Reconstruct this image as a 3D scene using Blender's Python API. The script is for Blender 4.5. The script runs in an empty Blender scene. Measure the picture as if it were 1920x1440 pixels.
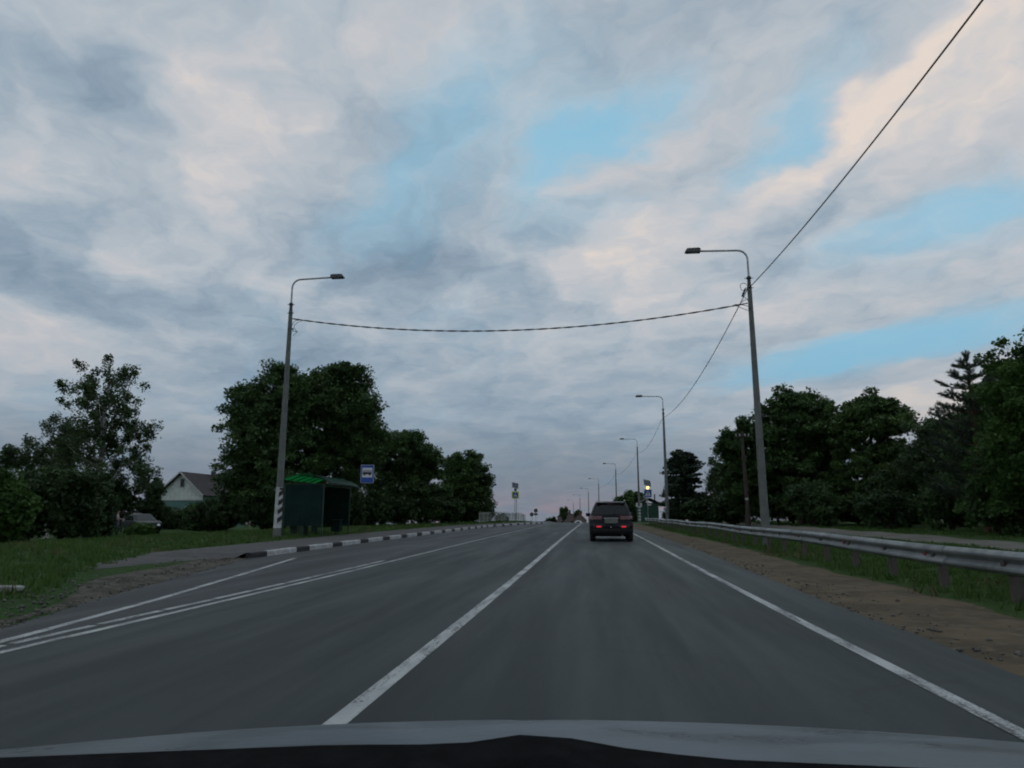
import bpy, bmesh, math, random
import numpy as np
from mathutils import Vector, Matrix
R = math.radians
S = bpy.context.scene
C = S.collection

# ------------------------------------------------------------------ camera
cam_data = bpy.data.cameras.new('camera')
cam = bpy.data.objects.new('camera', cam_data); C.objects.link(cam)
cam.location = (0, 0, 1.15)
cam.rotation_euler = (R(90 + 10.8), 0, R(6.595))
cam_data.sensor_width = 36; cam_data.lens = 36 * 1300 / 1920
cam_data.clip_start = 0.05; cam_data.clip_end = 4000
S.camera = cam

# ------------------------------------------------------------------ render look
S.view_settings.view_transform = 'Standard'
S.view_settings.look = 'None'
S.view_settings.exposure = 0.0
S.view_settings.gamma = 1.0
S.view_settings.use_curve_mapping = False
S.render.engine = 'CYCLES'
S.cycles.max_bounces = 5; S.cycles.diffuse_bounces = 2; S.cycles.glossy_bounces = 2; S.cycles.transmission_bounces = 3; S.cycles.transparent_max_bounces = 4
S.cycles.use_adaptive_sampling = True; S.cycles.adaptive_threshold = .035; S.cycles.adaptive_min_samples = 8; S.cycles.use_denoising = True
S.cycles.pixel_filter_type = 'BLACKMAN_HARRIS'; S.cycles.filter_width = 2.0
S.cycles.caustics_reflective = False; S.cycles.caustics_refractive = False

# ------------------------------------------------------------------ world: dusk sky with broken cloud
SUN_EL, SUN_AZ = R(3.0), R(250.0)
W = bpy.data.worlds.new('World'); S.world = W; W.use_nodes = True
W.cycles.sampling_method = 'MANUAL'; W.cycles.sample_map_resolution = 512
nt = W.node_tree; nt.nodes.clear()
def N(tree, t, **k):
    n = tree.nodes.new(t)
    for a, b in k.items(): setattr(n, a, b)
    return n
def math_(tree, op, a, b=None, clamp=False):
    n = N(tree, 'ShaderNodeMath', operation=op, use_clamp=clamp)
    for i, v in enumerate((a, b)):
        if v is None: continue
        if isinstance(v, (int, float)): n.inputs[i].default_value = v
        else: tree.links.new(v, n.inputs[i])
    return n.outputs[0]
def vmath(tree, op, a, b=None):
    n = N(tree, 'ShaderNodeVectorMath', operation=op)
    for i, v in enumerate((a, b)):
        if v is None: continue
        if isinstance(v, (tuple, list)): n.inputs[i].default_value = v
        else: tree.links.new(v, n.inputs[i])
    return n.outputs[0]
def mixc(tree, f, a, b, mode='MIX'):
    n = N(tree, 'ShaderNodeMix', data_type='RGBA', blend_type=mode)
    n.clamp_factor = True
    for s, v in ((n.inputs[0], f), (n.inputs[6], a), (n.inputs[7], b)):
        if isinstance(v, (int, float)): s.default_value = v
        elif isinstance(v, (tuple, list)): s.default_value = (v[0], v[1], v[2], 1)
        else: tree.links.new(v, s)
    return n.outputs[2]
def noise(tree, vec, scale, detail=6, rough=.55, dist=0.0, dim='3D'):
    n = N(tree, 'ShaderNodeTexNoise', noise_dimensions=dim)
    n.inputs['Scale'].default_value = scale; n.inputs['Detail'].default_value = detail
    n.inputs['Roughness'].default_value = rough; n.inputs['Distortion'].default_value = dist
    if vec is not None: tree.links.new(vec, n.inputs['Vector'])
    return n
def maprange(tree, v, a, b, c=0, d=1, smooth=True):
    n = N(tree, 'ShaderNodeMapRange')
    n.interpolation_type = 'SMOOTHSTEP' if smooth else 'LINEAR'
    tree.links.new(v, n.inputs[0])
    for i, x in enumerate((a, b, c, d)): n.inputs[i + 1].default_value = x
    return n.outputs[0]
def ramp(tree, f, stops):
    n = N(tree, 'ShaderNodeValToRGB'); e = n.color_ramp.elements
    while len(e) < len(stops): e.new(0.5)
    for q, (p, c) in zip(e, stops): q.position = p; q.color = (*c, 1)
    tree.links.new(f, n.inputs[0]); return n.outputs[0]

tc = N(nt, 'ShaderNodeTexCoord').outputs['Generated']
sep = N(nt, 'ShaderNodeSeparateXYZ'); nt.links.new(tc, sep.inputs[0])
zc = math_(nt, 'MAXIMUM', sep.outputs[2], 0.0)
den = math_(nt, 'ADD', zc, 0.15)
cmb = N(nt, 'ShaderNodeCombineXYZ')
nt.links.new(math_(nt, 'DIVIDE', sep.outputs[0], den), cmb.inputs[0])
nt.links.new(math_(nt, 'DIVIDE', sep.outputs[1], den), cmb.inputs[1])
plane = cmb.outputs[0]                                   # flat cloud deck seen from below
wn = noise(nt, plane, 1.7, 3, .6, dim='2D')
warp = vmath(nt, 'SUBTRACT', wn.outputs['Color'], (.5, .5, .5))
wsc = N(nt, 'ShaderNodeVectorMath', operation='SCALE'); nt.links.new(warp, wsc.inputs[0]); wsc.inputs['Scale'].default_value = .26
pw = vmath(nt, 'ADD', plane, wsc.outputs[0])
wn2 = noise(nt, plane, 7.0, 3, .6, dim='2D')
warp2 = vmath(nt, 'SUBTRACT', wn2.outputs['Color'], (.5, .5, .5))
wsc2 = N(nt, 'ShaderNodeVectorMath', operation='SCALE'); nt.links.new(warp2, wsc2.inputs[0]); wsc2.inputs['Scale'].default_value = .13
pw = vmath(nt, 'ADD', pw, wsc2.outputs[0])
CLOUDS = [  # kind, centre on the cloud deck, direction, half length, half width, weight
('clear',0.02,1.34,-1.026,0.22,0.085,1.15),
('clear',0.382,1.326,-1.381,0.251,0.089,0.90),
('clear',-0.373,1.370,-0.928,0.434,0.159,0.36),
('clear',1.032,2.512,-0.587,0.584,0.218,1.30),
('clear',0.835,1.630,-0.922,0.282,0.162,0.70),
('clear',0.066,1.692,0.080,0.242,0.170,0.50),
('warm',0.515,1.306,-1.158,0.318,0.055,1.00),
('warm',0.101,1.422,-0.731,0.174,0.076,0.75),
('warm',0.749,1.207,-1.754,0.251,0.173,0.32),
('warm',-0.712,1.234,-0.641,0.30,0.20,0.60),
('warm',-1.335,1.651,1.161,0.161,0.140,0.60),
('warm',-1.781,1.984,-0.294,0.354,0.350,0.65),
('warm',0.031,1.878,-0.828,0.175,0.122,0.50),
('warm',1.468,3.212,-0.819,0.590,0.420,0.90),
('warm',-0.931,1.714,1.418,0.369,0.16,0.50),
('dark',-1.453,1.695,1.492,0.36,0.21,1.35),
('dark',-0.90,1.15,2.001,0.32,0.10,0.85),
('dark',-0.597,1.723,-0.488,0.266,0.205,0.40),
('dark',-1.199,2.533,-0.010,0.484,0.416,0.50),
('dark',0.574,1.658,-0.935,0.199,0.159,0.35),
('dark',-0.354,3.417,-0.310,0.732,0.662,0.35),
('clear',-0.25,1.35,-0.9,0.75,0.42,0.17),
('clear',0.95,1.75,-0.8,0.75,0.35,0.22),
('warm',0.55,1.70,-0.9,0.80,0.55,0.30),
('dark',-0.50,1.72,-0.6,0.55,0.34,0.62)]
sz_ = N(nt, 'ShaderNodeSeparateXYZ'); nt.links.new(pw, sz_.inputs[0]); cz1 = N(nt, 'ShaderNodeCombineXYZ'); nt.links.new(sz_.outputs[0], cz1.inputs[0]); nt.links.new(sz_.outputs[1], cz1.inputs[1]); cz1.inputs[2].default_value = 1.0
pw1 = cz1.outputs[0]
acc = {'clear': None, 'warm': None, 'dark': None}
for k, x, y, a, l, w_, wt in CLOUDS:
    ca, sa = math.cos(a), math.sin(a)
    q = []
    for ex, ey, sc_ in ((ca, sa, l), (-sa, ca, w_)):
        d_ = N(nt, 'ShaderNodeVectorMath', operation='DOT_PRODUCT'); nt.links.new(pw1, d_.inputs[0])
        d_.inputs[1].default_value = (ex / sc_, ey / sc_, -(x * ex + y * ey) / sc_); q.append(d_.outputs['Value'])
    r2 = N(nt, 'ShaderNodeMath', operation='MULTIPLY_ADD')
    nt.links.new(q[0], r2.inputs[0]); nt.links.new(q[0], r2.inputs[1]); nt.links.new(math_(nt, 'MULTIPLY', q[1], q[1]), r2.inputs[2])
    b = math_(nt, 'POWER', .44, r2.outputs[0])
    ad = N(nt, 'ShaderNodeMath', operation='MULTIPLY_ADD'); nt.links.new(b, ad.inputs[0]); ad.inputs[1].default_value = wt; ad.inputs[2].default_value = 0
    if acc[k] is not None: nt.links.new(acc[k], ad.inputs[2])
    acc[k] = ad.outputs[0]
# streaky cloud pattern lying along one wind direction
def dotp(vec, c_):
    n = N(nt, 'ShaderNodeVectorMath', operation='DOT_PRODUCT'); nt.links.new(vec, n.inputs[0]); n.inputs[1].default_value = c_; return n.outputs['Value']
st = N(nt, 'ShaderNodeCombineXYZ'); nt.links.new(dotp(pw, (-.62 * .36, .79 * .36, 0)), st.inputs[0]); nt.links.new(dotp(pw, (.79, .62, 0)), st.inputs[1]); st.inputs[2].default_value = 0
n1 = noise(nt, st.outputs[0], 3.2, 7, .58, dim='2D').outputs['Fac']
n2 = noise(nt, pw, 3.4, 7, .56, dim='2D').outputs['Fac']
n3 = noise(nt, st.outputs[0], 9.5, 5, .58, dim='2D').outputs['Fac']
clear = math_(nt, 'ADD', acc['clear'], math_(nt, 'MULTIPLY', math_(nt, 'SUBTRACT', n1, .5), 1.35))
clear = math_(nt, 'SUBTRACT', clear, math_(nt, 'MULTIPLY', acc['warm'], .55))
clear = maprange(nt, clear, .0, 1.2)
fade = maprange(nt, zc, .02, .34, .35, 1)            # far cloud merges into an even layer
shade = math_(nt, 'ADD', math_(nt, 'MULTIPLY', math_(nt, 'MULTIPLY', math_(nt, 'SUBTRACT', n2, .5), fade), 1.0), .49)
shade = math_(nt, 'ADD', shade, math_(nt, 'MULTIPLY', math_(nt, 'MULTIPLY', math_(nt, 'SUBTRACT', n3, .5), fade), .34))
shade = math_(nt, 'ADD', shade, math_(nt, 'MULTIPLY', acc['warm'], .45))
shade = math_(nt, 'SUBTRACT', shade, math_(nt, 'MULTIPLY', acc['dark'], .40), clamp=True)
cloud = ramp(nt, shade, [(0.0, (.190, .265, .345)), (.28, (.295, .370, .445)), (.52, (.425, .475, .525)), (.76, (.56, .555, .57)), (1.0, (.745, .65, .585))])
sky = N(nt, 'ShaderNodeTexSky', sky_type='NISHITA', sun_disc=False)
sky.sun_elevation = SUN_EL; sky.sun_rotation = SUN_AZ; sky.altitude = 150; sky.air_density = 1.0; sky.dust_density = 1.0; sky.ozone_density = 1.0
bluec = mixc(nt, .08, (.265, .545, .725), mixc(nt, 1.0, sky.outputs[0], (.12, .12, .12), 'MULTIPLY'))
col = mixc(nt, math_(nt, 'MULTIPLY', clear, .9), cloud, bluec)
el = maprange(nt, zc, 0.0, .34, 0, 1)
low = ramp(nt, el, [(0.0, (.48, .49, .54)), (.10, (.53, .57, .62)), (.36, (.84, .885, .925)), (1.0, (1.03, 1.04, 1.05))])
col = mixc(nt, 1.0, col, low, 'MULTIPLY')
# rosy strip of haze along the skyline
rose = math_(nt, 'MULTIPLY', maprange(nt, zc, 0.0, .05, .38, 0), maprange(nt, n1, .42, .62))
col = mixc(nt, rose, col, (.36, .23, .25))
bg = N(nt, 'ShaderNodeBackground'); bg.inputs['Strength'].default_value = 1.0
nt.links.new(col, bg.inputs[0])
wo = N(nt, 'ShaderNodeOutputWorld'); nt.links.new(bg.outputs[0], wo.inputs[0])

# ------------------------------------------------------------------ sun: the last weak glow, very soft
sd = bpy.data.lights.new('sun', 'SUN'); sd.energy = 0.05; sd.angle = R(25); sd.color = (1, .86, .72)
so = bpy.data.objects.new('sun', sd); C.objects.link(so)
so.rotation_euler = (R(70), 0, R(-70)); so.location = (-30, -10, 40)

# ================================================================== helpers
rng = np.random.default_rng(7)
random.seed(7)
def tag(o, label=None, cat=None, group=None, kind=None):
    if label: o['label'] = label
    if cat: o['category'] = cat
    if group: o['group'] = group
    if kind: o['kind'] = kind
    return o
def empty(name, loc=(0, 0, 0), rz=0, label=None, cat=None, group=None):
    o = bpy.data.objects.new(name, None); C.objects.link(o)
    o.location = loc; o.rotation_euler = (0, 0, rz); o.empty_display_size = .3
    return tag(o, label, cat, group)
def link(name, me, m=None, parent=None, loc=None, smooth=False):
    o = bpy.data.objects.new(name, me); C.objects.link(o)
    if m is not None and not me.materials: me.materials.append(m)
    if parent is not None: o.parent = parent
    if loc is not None: o.location = loc
    if smooth: me.polygons.foreach_set('use_smooth', [True] * len(me.polygons))
    return o
class MB:
    """collects shapes into one mesh"""
    def __init__(s): s.v = []; s.f = []
    def add(s, vs, fs):
        b = len(s.v); s.v += [tuple(p) for p in vs]; s.f += [tuple(i + b for i in f) for f in fs]; return s
    def box(s, c, d, rz=0, rx=0, ry=0, taper=1.0):
        M = Matrix.Translation(c) @ Matrix.Rotation(rz, 4, 'Z') @ Matrix.Rotation(ry, 4, 'Y') @ Matrix.Rotation(rx, 4, 'X')
        vs = []
        for z in (-.5, .5):
            t = taper if z > 0 else 1
            for x, y in ((-.5, -.5), (.5, -.5), (.5, .5), (-.5, .5)):
                vs.append(M @ Vector((x * d[0] * t, y * d[1] * t, z * d[2])))
        return s.add(vs, [(3, 2, 1, 0), (4, 5, 6, 7), (0, 1, 5, 4), (1, 2, 6, 5), (2, 3, 7, 6), (3, 0, 4, 7)])
    def tube(s, pts, rad, seg=10, cap=True):
        pts = [Vector(p) for p in pts]
        if isinstance(rad, (int, float)): rad = [rad] * len(pts)
        vs = []; fs = []; n = len(pts)
        up = None
        for i, p in enumerate(pts):
            t = (pts[min(i + 1, n - 1)] - pts[max(i - 1, 0)]).normalized()
            if up is None:
                up = Vector((0, 0, 1)) if abs(t.z) < .9 else Vector((1, 0, 0))
            a = (up - t * up.dot(t)).normalized(); b = t.cross(a); up = a
            for k in range(seg):
                q = 2 * math.pi * k / seg
                vs.append(p + (a * math.cos(q) + b * math.sin(q)) * rad[i])
        for i in range(n - 1):
            for k in range(seg):
                k2 = (k + 1) % seg
                fs.append((i * seg + k, i * seg + k2, (i + 1) * seg + k2, (i + 1) * seg + k))
        if cap:
            fs.append(tuple(range(seg - 1, -1, -1))); fs.append(tuple((n - 1) * seg + k for k in range(seg)))
        return s.add(vs, fs)
    def prism(s, poly, d, axis='Y', off=0):
        """extrude polygon (list of 2D) along axis by d, starting at off"""
        n = len(poly); vs = []
        for e in (off, off + d):
            for a, b in poly:
                vs.append({'Y': (a, e, b), 'X': (e, a, b), 'Z': (a, b, e)}[axis])
        fs = [tuple(range(n)), tuple(range(2 * n - 1, n - 1, -1))]
        fs += [(i, i + n, (i + 1) % n + n, (i + 1) % n) for i in range(n)]
        return s.add(vs, fs)
    def mesh(s, name):
        me = bpy.data.meshes.new(name); me.from_pydata(s.v, [], s.f); me.update()
        bm = bmesh.new(); bm.from_mesh(me); bmesh.ops.recalc_face_normals(bm, faces=bm.faces); bm.to_mesh(me); bm.free()
        return me
    def build(s, name, m, parent=None, loc=None, smooth=False):
        me = s.mesh(name); o = link(name, me, m, parent, loc)
        if smooth:
            me.polygons.foreach_set('use_smooth', [True] * len(me.polygons))
            me.set_sharp_from_angle(angle=R(38))
        return o
def bevel(o, w=.01, seg=2):
    b = o.modifiers.new('bevel', 'BEVEL'); b.width = w; b.segments = seg; b.limit_method = 'ANGLE'; b.angle_limit = R(40); return o
def np_mesh(name, v, f):
    """fast mesh from arrays: v (n,3), f (m,k)"""
    me = bpy.data.meshes.new(name); n, (m, k) = len(v), f.shape
    me.vertices.add(n); me.vertices.foreach_set('co', np.asarray(v, np.float32).ravel())
    me.loops.add(m * k); me.loops.foreach_set('vertex_index', f.astype(np.int32).ravel())
    me.polygons.add(m); me.polygons.foreach_set('loop_start', np.arange(0, m * k, k, dtype=np.int32))
    me.update(calc_edges=True); me.validate(); return me
def copy_tree(o, parent=None):
    c = o.copy(); C.objects.link(c); c.parent = parent
    for ch in list(o.children): copy_tree(ch, c)
    return c

# ------------------------------------------------------------------ materials
MATS = {}
def pm(name, c1, c2=None, scale=4.0, rough=.6, metal=0.0, bump=0.0, bscale=None, spec=.5, detail=6, lo=.35, hi=.65, c3=None, s3=40, coat=0.0):
    """plain procedural surface: two tones broken up by noise, optional third fine tone and relief"""
    m = bpy.data.materials.new(name); m.use_nodes = True; t = m.node_tree; p = t.nodes['Principled BSDF']
    p.inputs['Roughness'].default_value = rough; p.inputs['Metallic'].default_value = metal
    p.inputs['Specular IOR Level'].default_value = spec
    p.inputs['Coat Weight'].default_value = coat; p.inputs['Coat Roughness'].default_value = .12
    co = N(t, 'ShaderNodeTexCoord').outputs['Object']
    if c2 is None: c2 = tuple(x * .72 for x in c1)
    n = noise(t, co, scale, detail, .6).outputs['Fac']
    c = mixc(t, maprange(t, n, lo, hi), c1, c2)
    if c3 is not None:
        nn = noise(t, co, s3, 4, .65).outputs['Fac']
        c = mixc(t, maprange(t, nn, .5, .72), c, c3)
    t.links.new(c, p.inputs['Base Color'])
    rr = maprange(t, noise(t, co, scale * 3, 4).outputs['Fac'], .3, .7, max(rough - .1, .02), min(rough + .12, 1))
    t.links.new(rr, p.inputs['Roughness'])
    if bump:
        b = N(t, 'ShaderNodeBump'); b.inputs['Strength'].default_value = bump; b.inputs['Distance'].default_value = .02
        t.links.new(noise(t, co, bscale or scale * 8, 5, .65).outputs['Fac'], b.inputs['Height'])
        t.links.new(b.outputs[0], p.inputs['Normal'])
    MATS[name] = m; return m
def emit_mat(name, c, s):
    m = bpy.data.materials.new(name); m.use_nodes = True; p = m.node_tree.nodes['Principled BSDF']
    p.inputs['Base Color'].default_value = (*c, 1); p.inputs['Emission Color'].default_value = (*c, 1); p.inputs['Emission Strength'].default_value = s
    p.inputs['Roughness'].default_value = .3; return m
def leaf_mat(name, dark, light, trans=.25):
    m = bpy.data.materials.new(name); m.use_nodes = True; t = m.node_tree; t.nodes.clear()
    at = N(t, 'ShaderNodeAttribute', attribute_name='tone'); oi = N(t, 'ShaderNodeObjectInfo')
    f = math_(t, 'ADD', at.outputs['Fac'], math_(t, 'MULTIPLY', math_(t, 'SUBTRACT', oi.outputs['Random'], .5), .25), clamp=True)
    c = mixc(t, f, dark, light)
    p = N(t, 'ShaderNodeBsdfPrincipled'); p.inputs['Roughness'].default_value = .6; p.inputs['Specular IOR Level'].default_value = .3
    t.links.new(c, p.inputs['Base Color'])
    tr = N(t, 'ShaderNodeBsdfTranslucent'); t.links.new(c, tr.inputs[0])
    mx = N(t, 'ShaderNodeMixShader'); mx.inputs[0].default_value = trans
    t.links.new(p.outputs[0], mx.inputs[1]); t.links.new(tr.outputs[0], mx.inputs[2])
    o = N(t, 'ShaderNodeOutputMaterial'); t.links.new(mx.outputs[0], o.inputs[0]); return m

M_leaf = leaf_mat('leaf_lime', (0.033, 0.067, 0.022), (0.088, 0.155, 0.048))
M_leaf2 = leaf_mat('leaf_maple', (0.035, 0.072, 0.022), (0.098, 0.165, 0.048))
M_birch = leaf_mat('leaf_birch', (0.044, 0.078, 0.034), (0.105, 0.155, 0.068), .35)
M_shrub = leaf_mat('leaf_shrub', (0.022, 0.046, 0.017), (0.062, 0.108, 0.034))
M_bright = leaf_mat('leaf_hazel', (0.04, 0.09, 0.02), (0.1, 0.185, 0.042), .35)
M_pine = leaf_mat('needle_pine', (0.026, 0.048, 0.028), (0.066, 0.098, 0.056), .1)
M_spruce = leaf_mat('needle_spruce', (0.02, 0.04, 0.024), (0.052, 0.08, 0.042), .1)
M_grass = leaf_mat('grass_blade', (0.032, 0.075, 0.015), (0.090, 0.160, 0.034), .3)
M_bark = pm('bark', (.075, .058, .045), (.035, .028, .023), 9, .9, bump=.5)
M_pinebark = pm('pine_bark', (.16, .085, .05), (.06, .045, .035), 5, .9, bump=.5)
M_birchbark = pm('birch_bark', (.45, .44, .41), (.07, .065, .06), 5, .85, lo=.5, hi=.62)
M_conc = pm('pole_concrete', (.165, .175, .165), (.125, .135, .128), 2.2, .85, bump=.15, bscale=60, c3=(.10, .108, .10), s3=25)
M_galv = pm('galvanised_steel', (.42, .44, .45), (.30, .315, .325), 3, .42, metal=.75, c3=(.22, .21, .20), s3=30)
M_darksteel = pm('dark_steel', (.055, .06, .065), (.035, .038, .04), 6, .5)
M_lampcase = pm('lamp_case', (.075, .08, .085), (.05, .052, .056), 6, .45)
M_lens = pm('lamp_lens', (.35, .36, .36), (.28, .29, .3), 6, .2)
M_cable = pm('cable_black', (.018, .018, .02), (.012, .012, .013), 6, .6)
M_white = pm('white_paint', (.56, .58, .59), (.42, .43, .435), 3, .7, c3=(.25, .24, .22), s3=9, bump=.1)
M_black = pm('black_paint', (.014, .015, .020), (.024, .024, .028), 5, .8, c3=(.05, .05, .052), s3=14)
M_line = bpy.data.materials.new('road_paint'); M_line.use_nodes = True; t = M_line.node_tree; p = t.nodes['Principled BSDF']
co = N(t, 'ShaderNodeTexCoord').outputs['Object']; mm = N(t, 'ShaderNodeMapping'); mm.inputs['Scale'].default_value = (5, .8, 1); t.links.new(co, mm.inputs['Vector'])
wear = math_(t, 'ADD', math_(t, 'MULTIPLY', noise(t, mm.outputs[0], 1.3, 5, .65).outputs['Fac'], .55), math_(t, 'MULTIPLY', noise(t, co, 45, 4, .7).outputs['Fac'], .55))
c = mixc(t, maprange(t, noise(t, co, 1.4, 4).outputs['Fac'], .35, .65), (.47, .49, .475), (.34, .355, .35))
c = mixc(t, maprange(t, wear, .54, .64), c, (.085, .09, .092))
t.links.new(c, p.inputs['Base Color']); p.inputs['Roughness'].default_value = .75

# ================================================================== terrain shape
_gy = np.arange(-60, 1700, 1.0)
_gp = [(-60, 0), (12, 0), (30, .12), (56, .22), (85, .31), (103, .29), (133, -.45), (168, -1.4), (204, -2.3), (240, -3.1), (275, -4), (400, -6.2), (1700, -26)]
_gv = np.interp(_gy, [a for a, b in _gp], [b for a, b in _gp])
_k = np.hanning(23); _k /= _k.sum()
_gv = np.convolve(np.pad(_gv, 11, mode='edge'), _k, 'valid')
def g(Y): return np.interp(Y, _gy, _gv)
def bend(Y):
    Y = np.asarray(Y, float); q = np.clip(Y - 95, 0, 55)
    return -.0008 * q * q - .088 * np.clip(Y - 150, 0, None)
def ledge(Y):   # left edge of the asphalt, widening into the bus bay
    return np.interp(Y, [-60, 4, 6.9, 10.4, 18.2, 62, 86, 1700], [-5.75, -5.8, -6.15, -7.25, -9.15, -9.15, -6.0, -6.0])
REDGE = 3.2
def redge(Y): return np.interp(Y, [0, 6, 22, 60], [3.05, 3.1, 3.3, 3.2])
def ground(X, Y):
    X = np.asarray(X, float); Y = np.asarray(Y, float)
    x = X - bend(Y)
    dl = ledge(Y) - x; dr = x - redge(Y)
    zl = np.interp(dl, [-.35, .05, .4, 3, 5, 9, 14, 24, 40, 300], [-.06, -.03, 0.02, .09, .2, .12, -.05, -.35, -.4, -.5])
    zr = np.interp(dr, [-.35, .05, 1.3, 2.5, 4, 9, 16, 60, 300], [-.06, -.03, -.02, .0, .08, .2, .28, .3, -.5])
    bump = .035 * np.sin(X * .9 + np.sin(Y * .35) * 2) * np.sin(Y * .7 + X * .13) * np.clip(np.maximum(dl - 3.4, dr - 2.4), 0, 1)
    return g(Y) + np.where(dl > dr, zl, zr) + bump
def gz(x, y): return float(ground(x, y))

def sheet(name, xfn, ys, m, dz=0.0, zf=None, parent=None):
    """ribbon along the road: xfn(Y) -> array of lateral positions"""
    rows = [np.asarray(xfn(y), float) + bend(y) for y in ys]; k = len(rows[0]); v = []
    for y, xs in zip(ys, rows):
        zz = (zf(xs, y) if zf else np.full(k, g(y))) + dz
        v += [(x, y, z) for x, z in zip(xs, zz)]
    f = np.array([(i * k + j, i * k + j + 1, (i + 1) * k + j + 1, (i + 1) * k + j) for i in range(len(ys) - 1) for j in range(k - 1)])
    return link(name, np_mesh(name, np.array(v), f), m, parent, smooth=True)

# ------------------------------------------------------------------ ground sheet
mg = bpy.data.materials.new('grass_ground'); mg.use_nodes = True; t = mg.node_tree; p = t.nodes['Principled BSDF']
co = N(t, 'ShaderNodeTexCoord').outputs['Object']
na = noise(t, co, .25, 6, .6).outputs['Fac']; nb = noise(t, co, 2.2, 6, .65).outputs['Fac']; nc = noise(t, co, 22, 4, .7).outputs['Fac']
c = mixc(t, maprange(t, na, .35, .65), (.030, .072, .015), (.046, .085, .019))
c = mixc(t, maprange(t, nb, .45, .75), c, (.020, .042, .011))
c = mixc(t, maprange(t, nc, .55, .8), c, (.052, .074, .024))
t.links.new(c, p.inputs['Base Color']); p.inputs['Roughness'].default_value = .95; p.inputs['Specular IOR Level'].default_value = .15
b = N(t, 'ShaderNodeBump'); b.inputs['Strength'].default_value = .8; b.inputs['Distance'].default_value = .06; t.links.new(nc, b.inputs['Height']); t.links.new(b.outputs[0], p.inputs['Normal'])
ax = np.unique(np.concatenate([np.linspace(-1500, -150, 12), np.linspace(-150, -42, 19), np.linspace(-42, -12, 41), np.linspace(-12, 12, 97), np.linspace(12, 42, 41), np.linspace(42, 150, 19), np.linspace(150, 1500, 12)]))
ay = np.unique(np.concatenate([np.linspace(-60, -6, 12), np.linspace(-6, 40, 93), np.linspace(40, 130, 61), np.linspace(130, 320, 39), np.linspace(320, 1690, 25)]))
XX, YY = np.meshgrid(ax, ay); ZZ = ground(XX + 0, YY)
v = np.stack([XX, YY, ZZ], -1).reshape(-1, 3); nx = len(ax)
I, J = np.meshgrid(np.arange(len(ay) - 1), np.arange(nx - 1), indexing='ij'); q = (I * nx + J).ravel()
tag(link('ground', np_mesh('ground', v, np.stack([q, q + 1, q + nx + 1, q + nx], 1)), mg, smooth=True), 'dark green grassy ground on both sides of the road', kind='structure')

# ------------------------------------------------------------------ road
mr = bpy.data.materials.new('asphalt'); mr.use_nodes = True; t = mr.node_tree; p = t.nodes['Principled BSDF']
co = N(t, 'ShaderNodeTexCoord').outputs['Object']
sx = N(t, 'ShaderNodeSeparateXYZ'); t.links.new(co, sx.inputs[0])
ms = N(t, 'ShaderNodeMapping'); ms.inputs['Scale'].default_value = (1.6, .10, 1); t.links.new(co, ms.inputs['Vector'])
na = noise(t, ms.outputs[0], 1.0, 6, .6).outputs['Fac']; nb = noise(t, co, .5, 5, .6).outputs['Fac']; nc = noise(t, co, 34, 4, .75).outputs['Fac']; nd = noise(t, co, 260, 2, .6).outputs['Fac']
c = mixc(t, maprange(t, na, .35, .65), (.044, .055, .054), (.036, .045, .045))
c = mixc(t, math_(t, 'MULTIPLY', maprange(t, nb, .48, .7), .5), c, (.037, .040, .042))
c = mixc(t, math_(t, 'MULTIPLY', maprange(t, nc, .55, .8), .45), c, (.085, .088, .088))
c = mixc(t, math_(t, 'MULTIPLY', maprange(t, nd, .5, .7), .4), c, (.027, .029, .031))
vo = N(t, 'ShaderNodeTexVoronoi', feature='DISTANCE_TO_EDGE'); vo.inputs['Scale'].default_value = .42
wv = vmath(t, 'ADD', co, vmath(t, 'MULTIPLY', noise(t, co, 1.7, 5, .65).outputs['Color'], (.9, .9, 0))); t.links.new(wv, vo.inputs['Vector'])
crk = math_(t, 'MULTIPLY', maprange(t, vo.outputs['Distance'], .004, .014, 1, 0), maprange(t, noise(t, co, .22, 3).outputs['Fac'], .50, .60))
c = mixc(t, math_(t, 'MULTIPLY', crk, .75), c, (.018, .018, .019))                 # fine wandering cracks, in places
pt_ = N(t, 'ShaderNodeMapping'); pt_.inputs['Scale'].default_value = (.35, .06, 1); t.links.new(co, pt_.inputs['Vector'])
c = mixc(t, math_(t, 'MULTIPLY', maprange(t, noise(t, pt_.outputs[0], 1.5, 2, .4).outputs['Fac'], .53, .57), .5), c, (.030, .036, .037))   # darker relaid patches
c = mixc(t, math_(t, 'MULTIPLY', maprange(t, noise(t, co, 1.1, 4, .7).outputs['Fac'], .62, .72), .42), c, (.024, .028, .029))               # oil stains
bay = maprange(t, sx.outputs[0], -5.45, -5.35, 1, 0)          # bay laid in another, greyer mix
c = mixc(t, math_(t, 'MULTIPLY', bay, .6), c, (.048, .046, .053))
def seam(x0, w):
    d = math_(t, 'ABSOLUTE', math_(t, 'SUBTRACT', sx.outputs[0], x0)); return maprange(t, d, w * .4, w, 1, 0)
wig = math_(t, 'MULTIPLY', math_(t, 'SUBTRACT', noise(t, ms.outputs[0], 3.0, 4).outputs['Fac'], .5), .12)
d = math_(t, 'ABSOLUTE', math_(t, 'SUBTRACT', math_(t, 'ADD', sx.outputs[0], wig), -1.27))
c = mixc(t, math_(t, 'MULTIPLY', maprange(t, d, .06, .16, 1, 0), .45), c, (.024, .025, .027))   # sealed joint beside the centre line
for wx in (-.55, 1.15, -2.6, -4.1):                          # polished wheel tracks
    c = mixc(t, math_(t, 'MULTIPLY', seam(wx, .45), .22), c, (.033, .036, .039))
t.links.new(c, p.inputs['Base Color']); p.inputs['Specular IOR Level'].default_value = .28
rr = maprange(t, na, .3, .7, .60, .78); t.links.new(rr, p.inputs['Roughness'])
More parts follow.
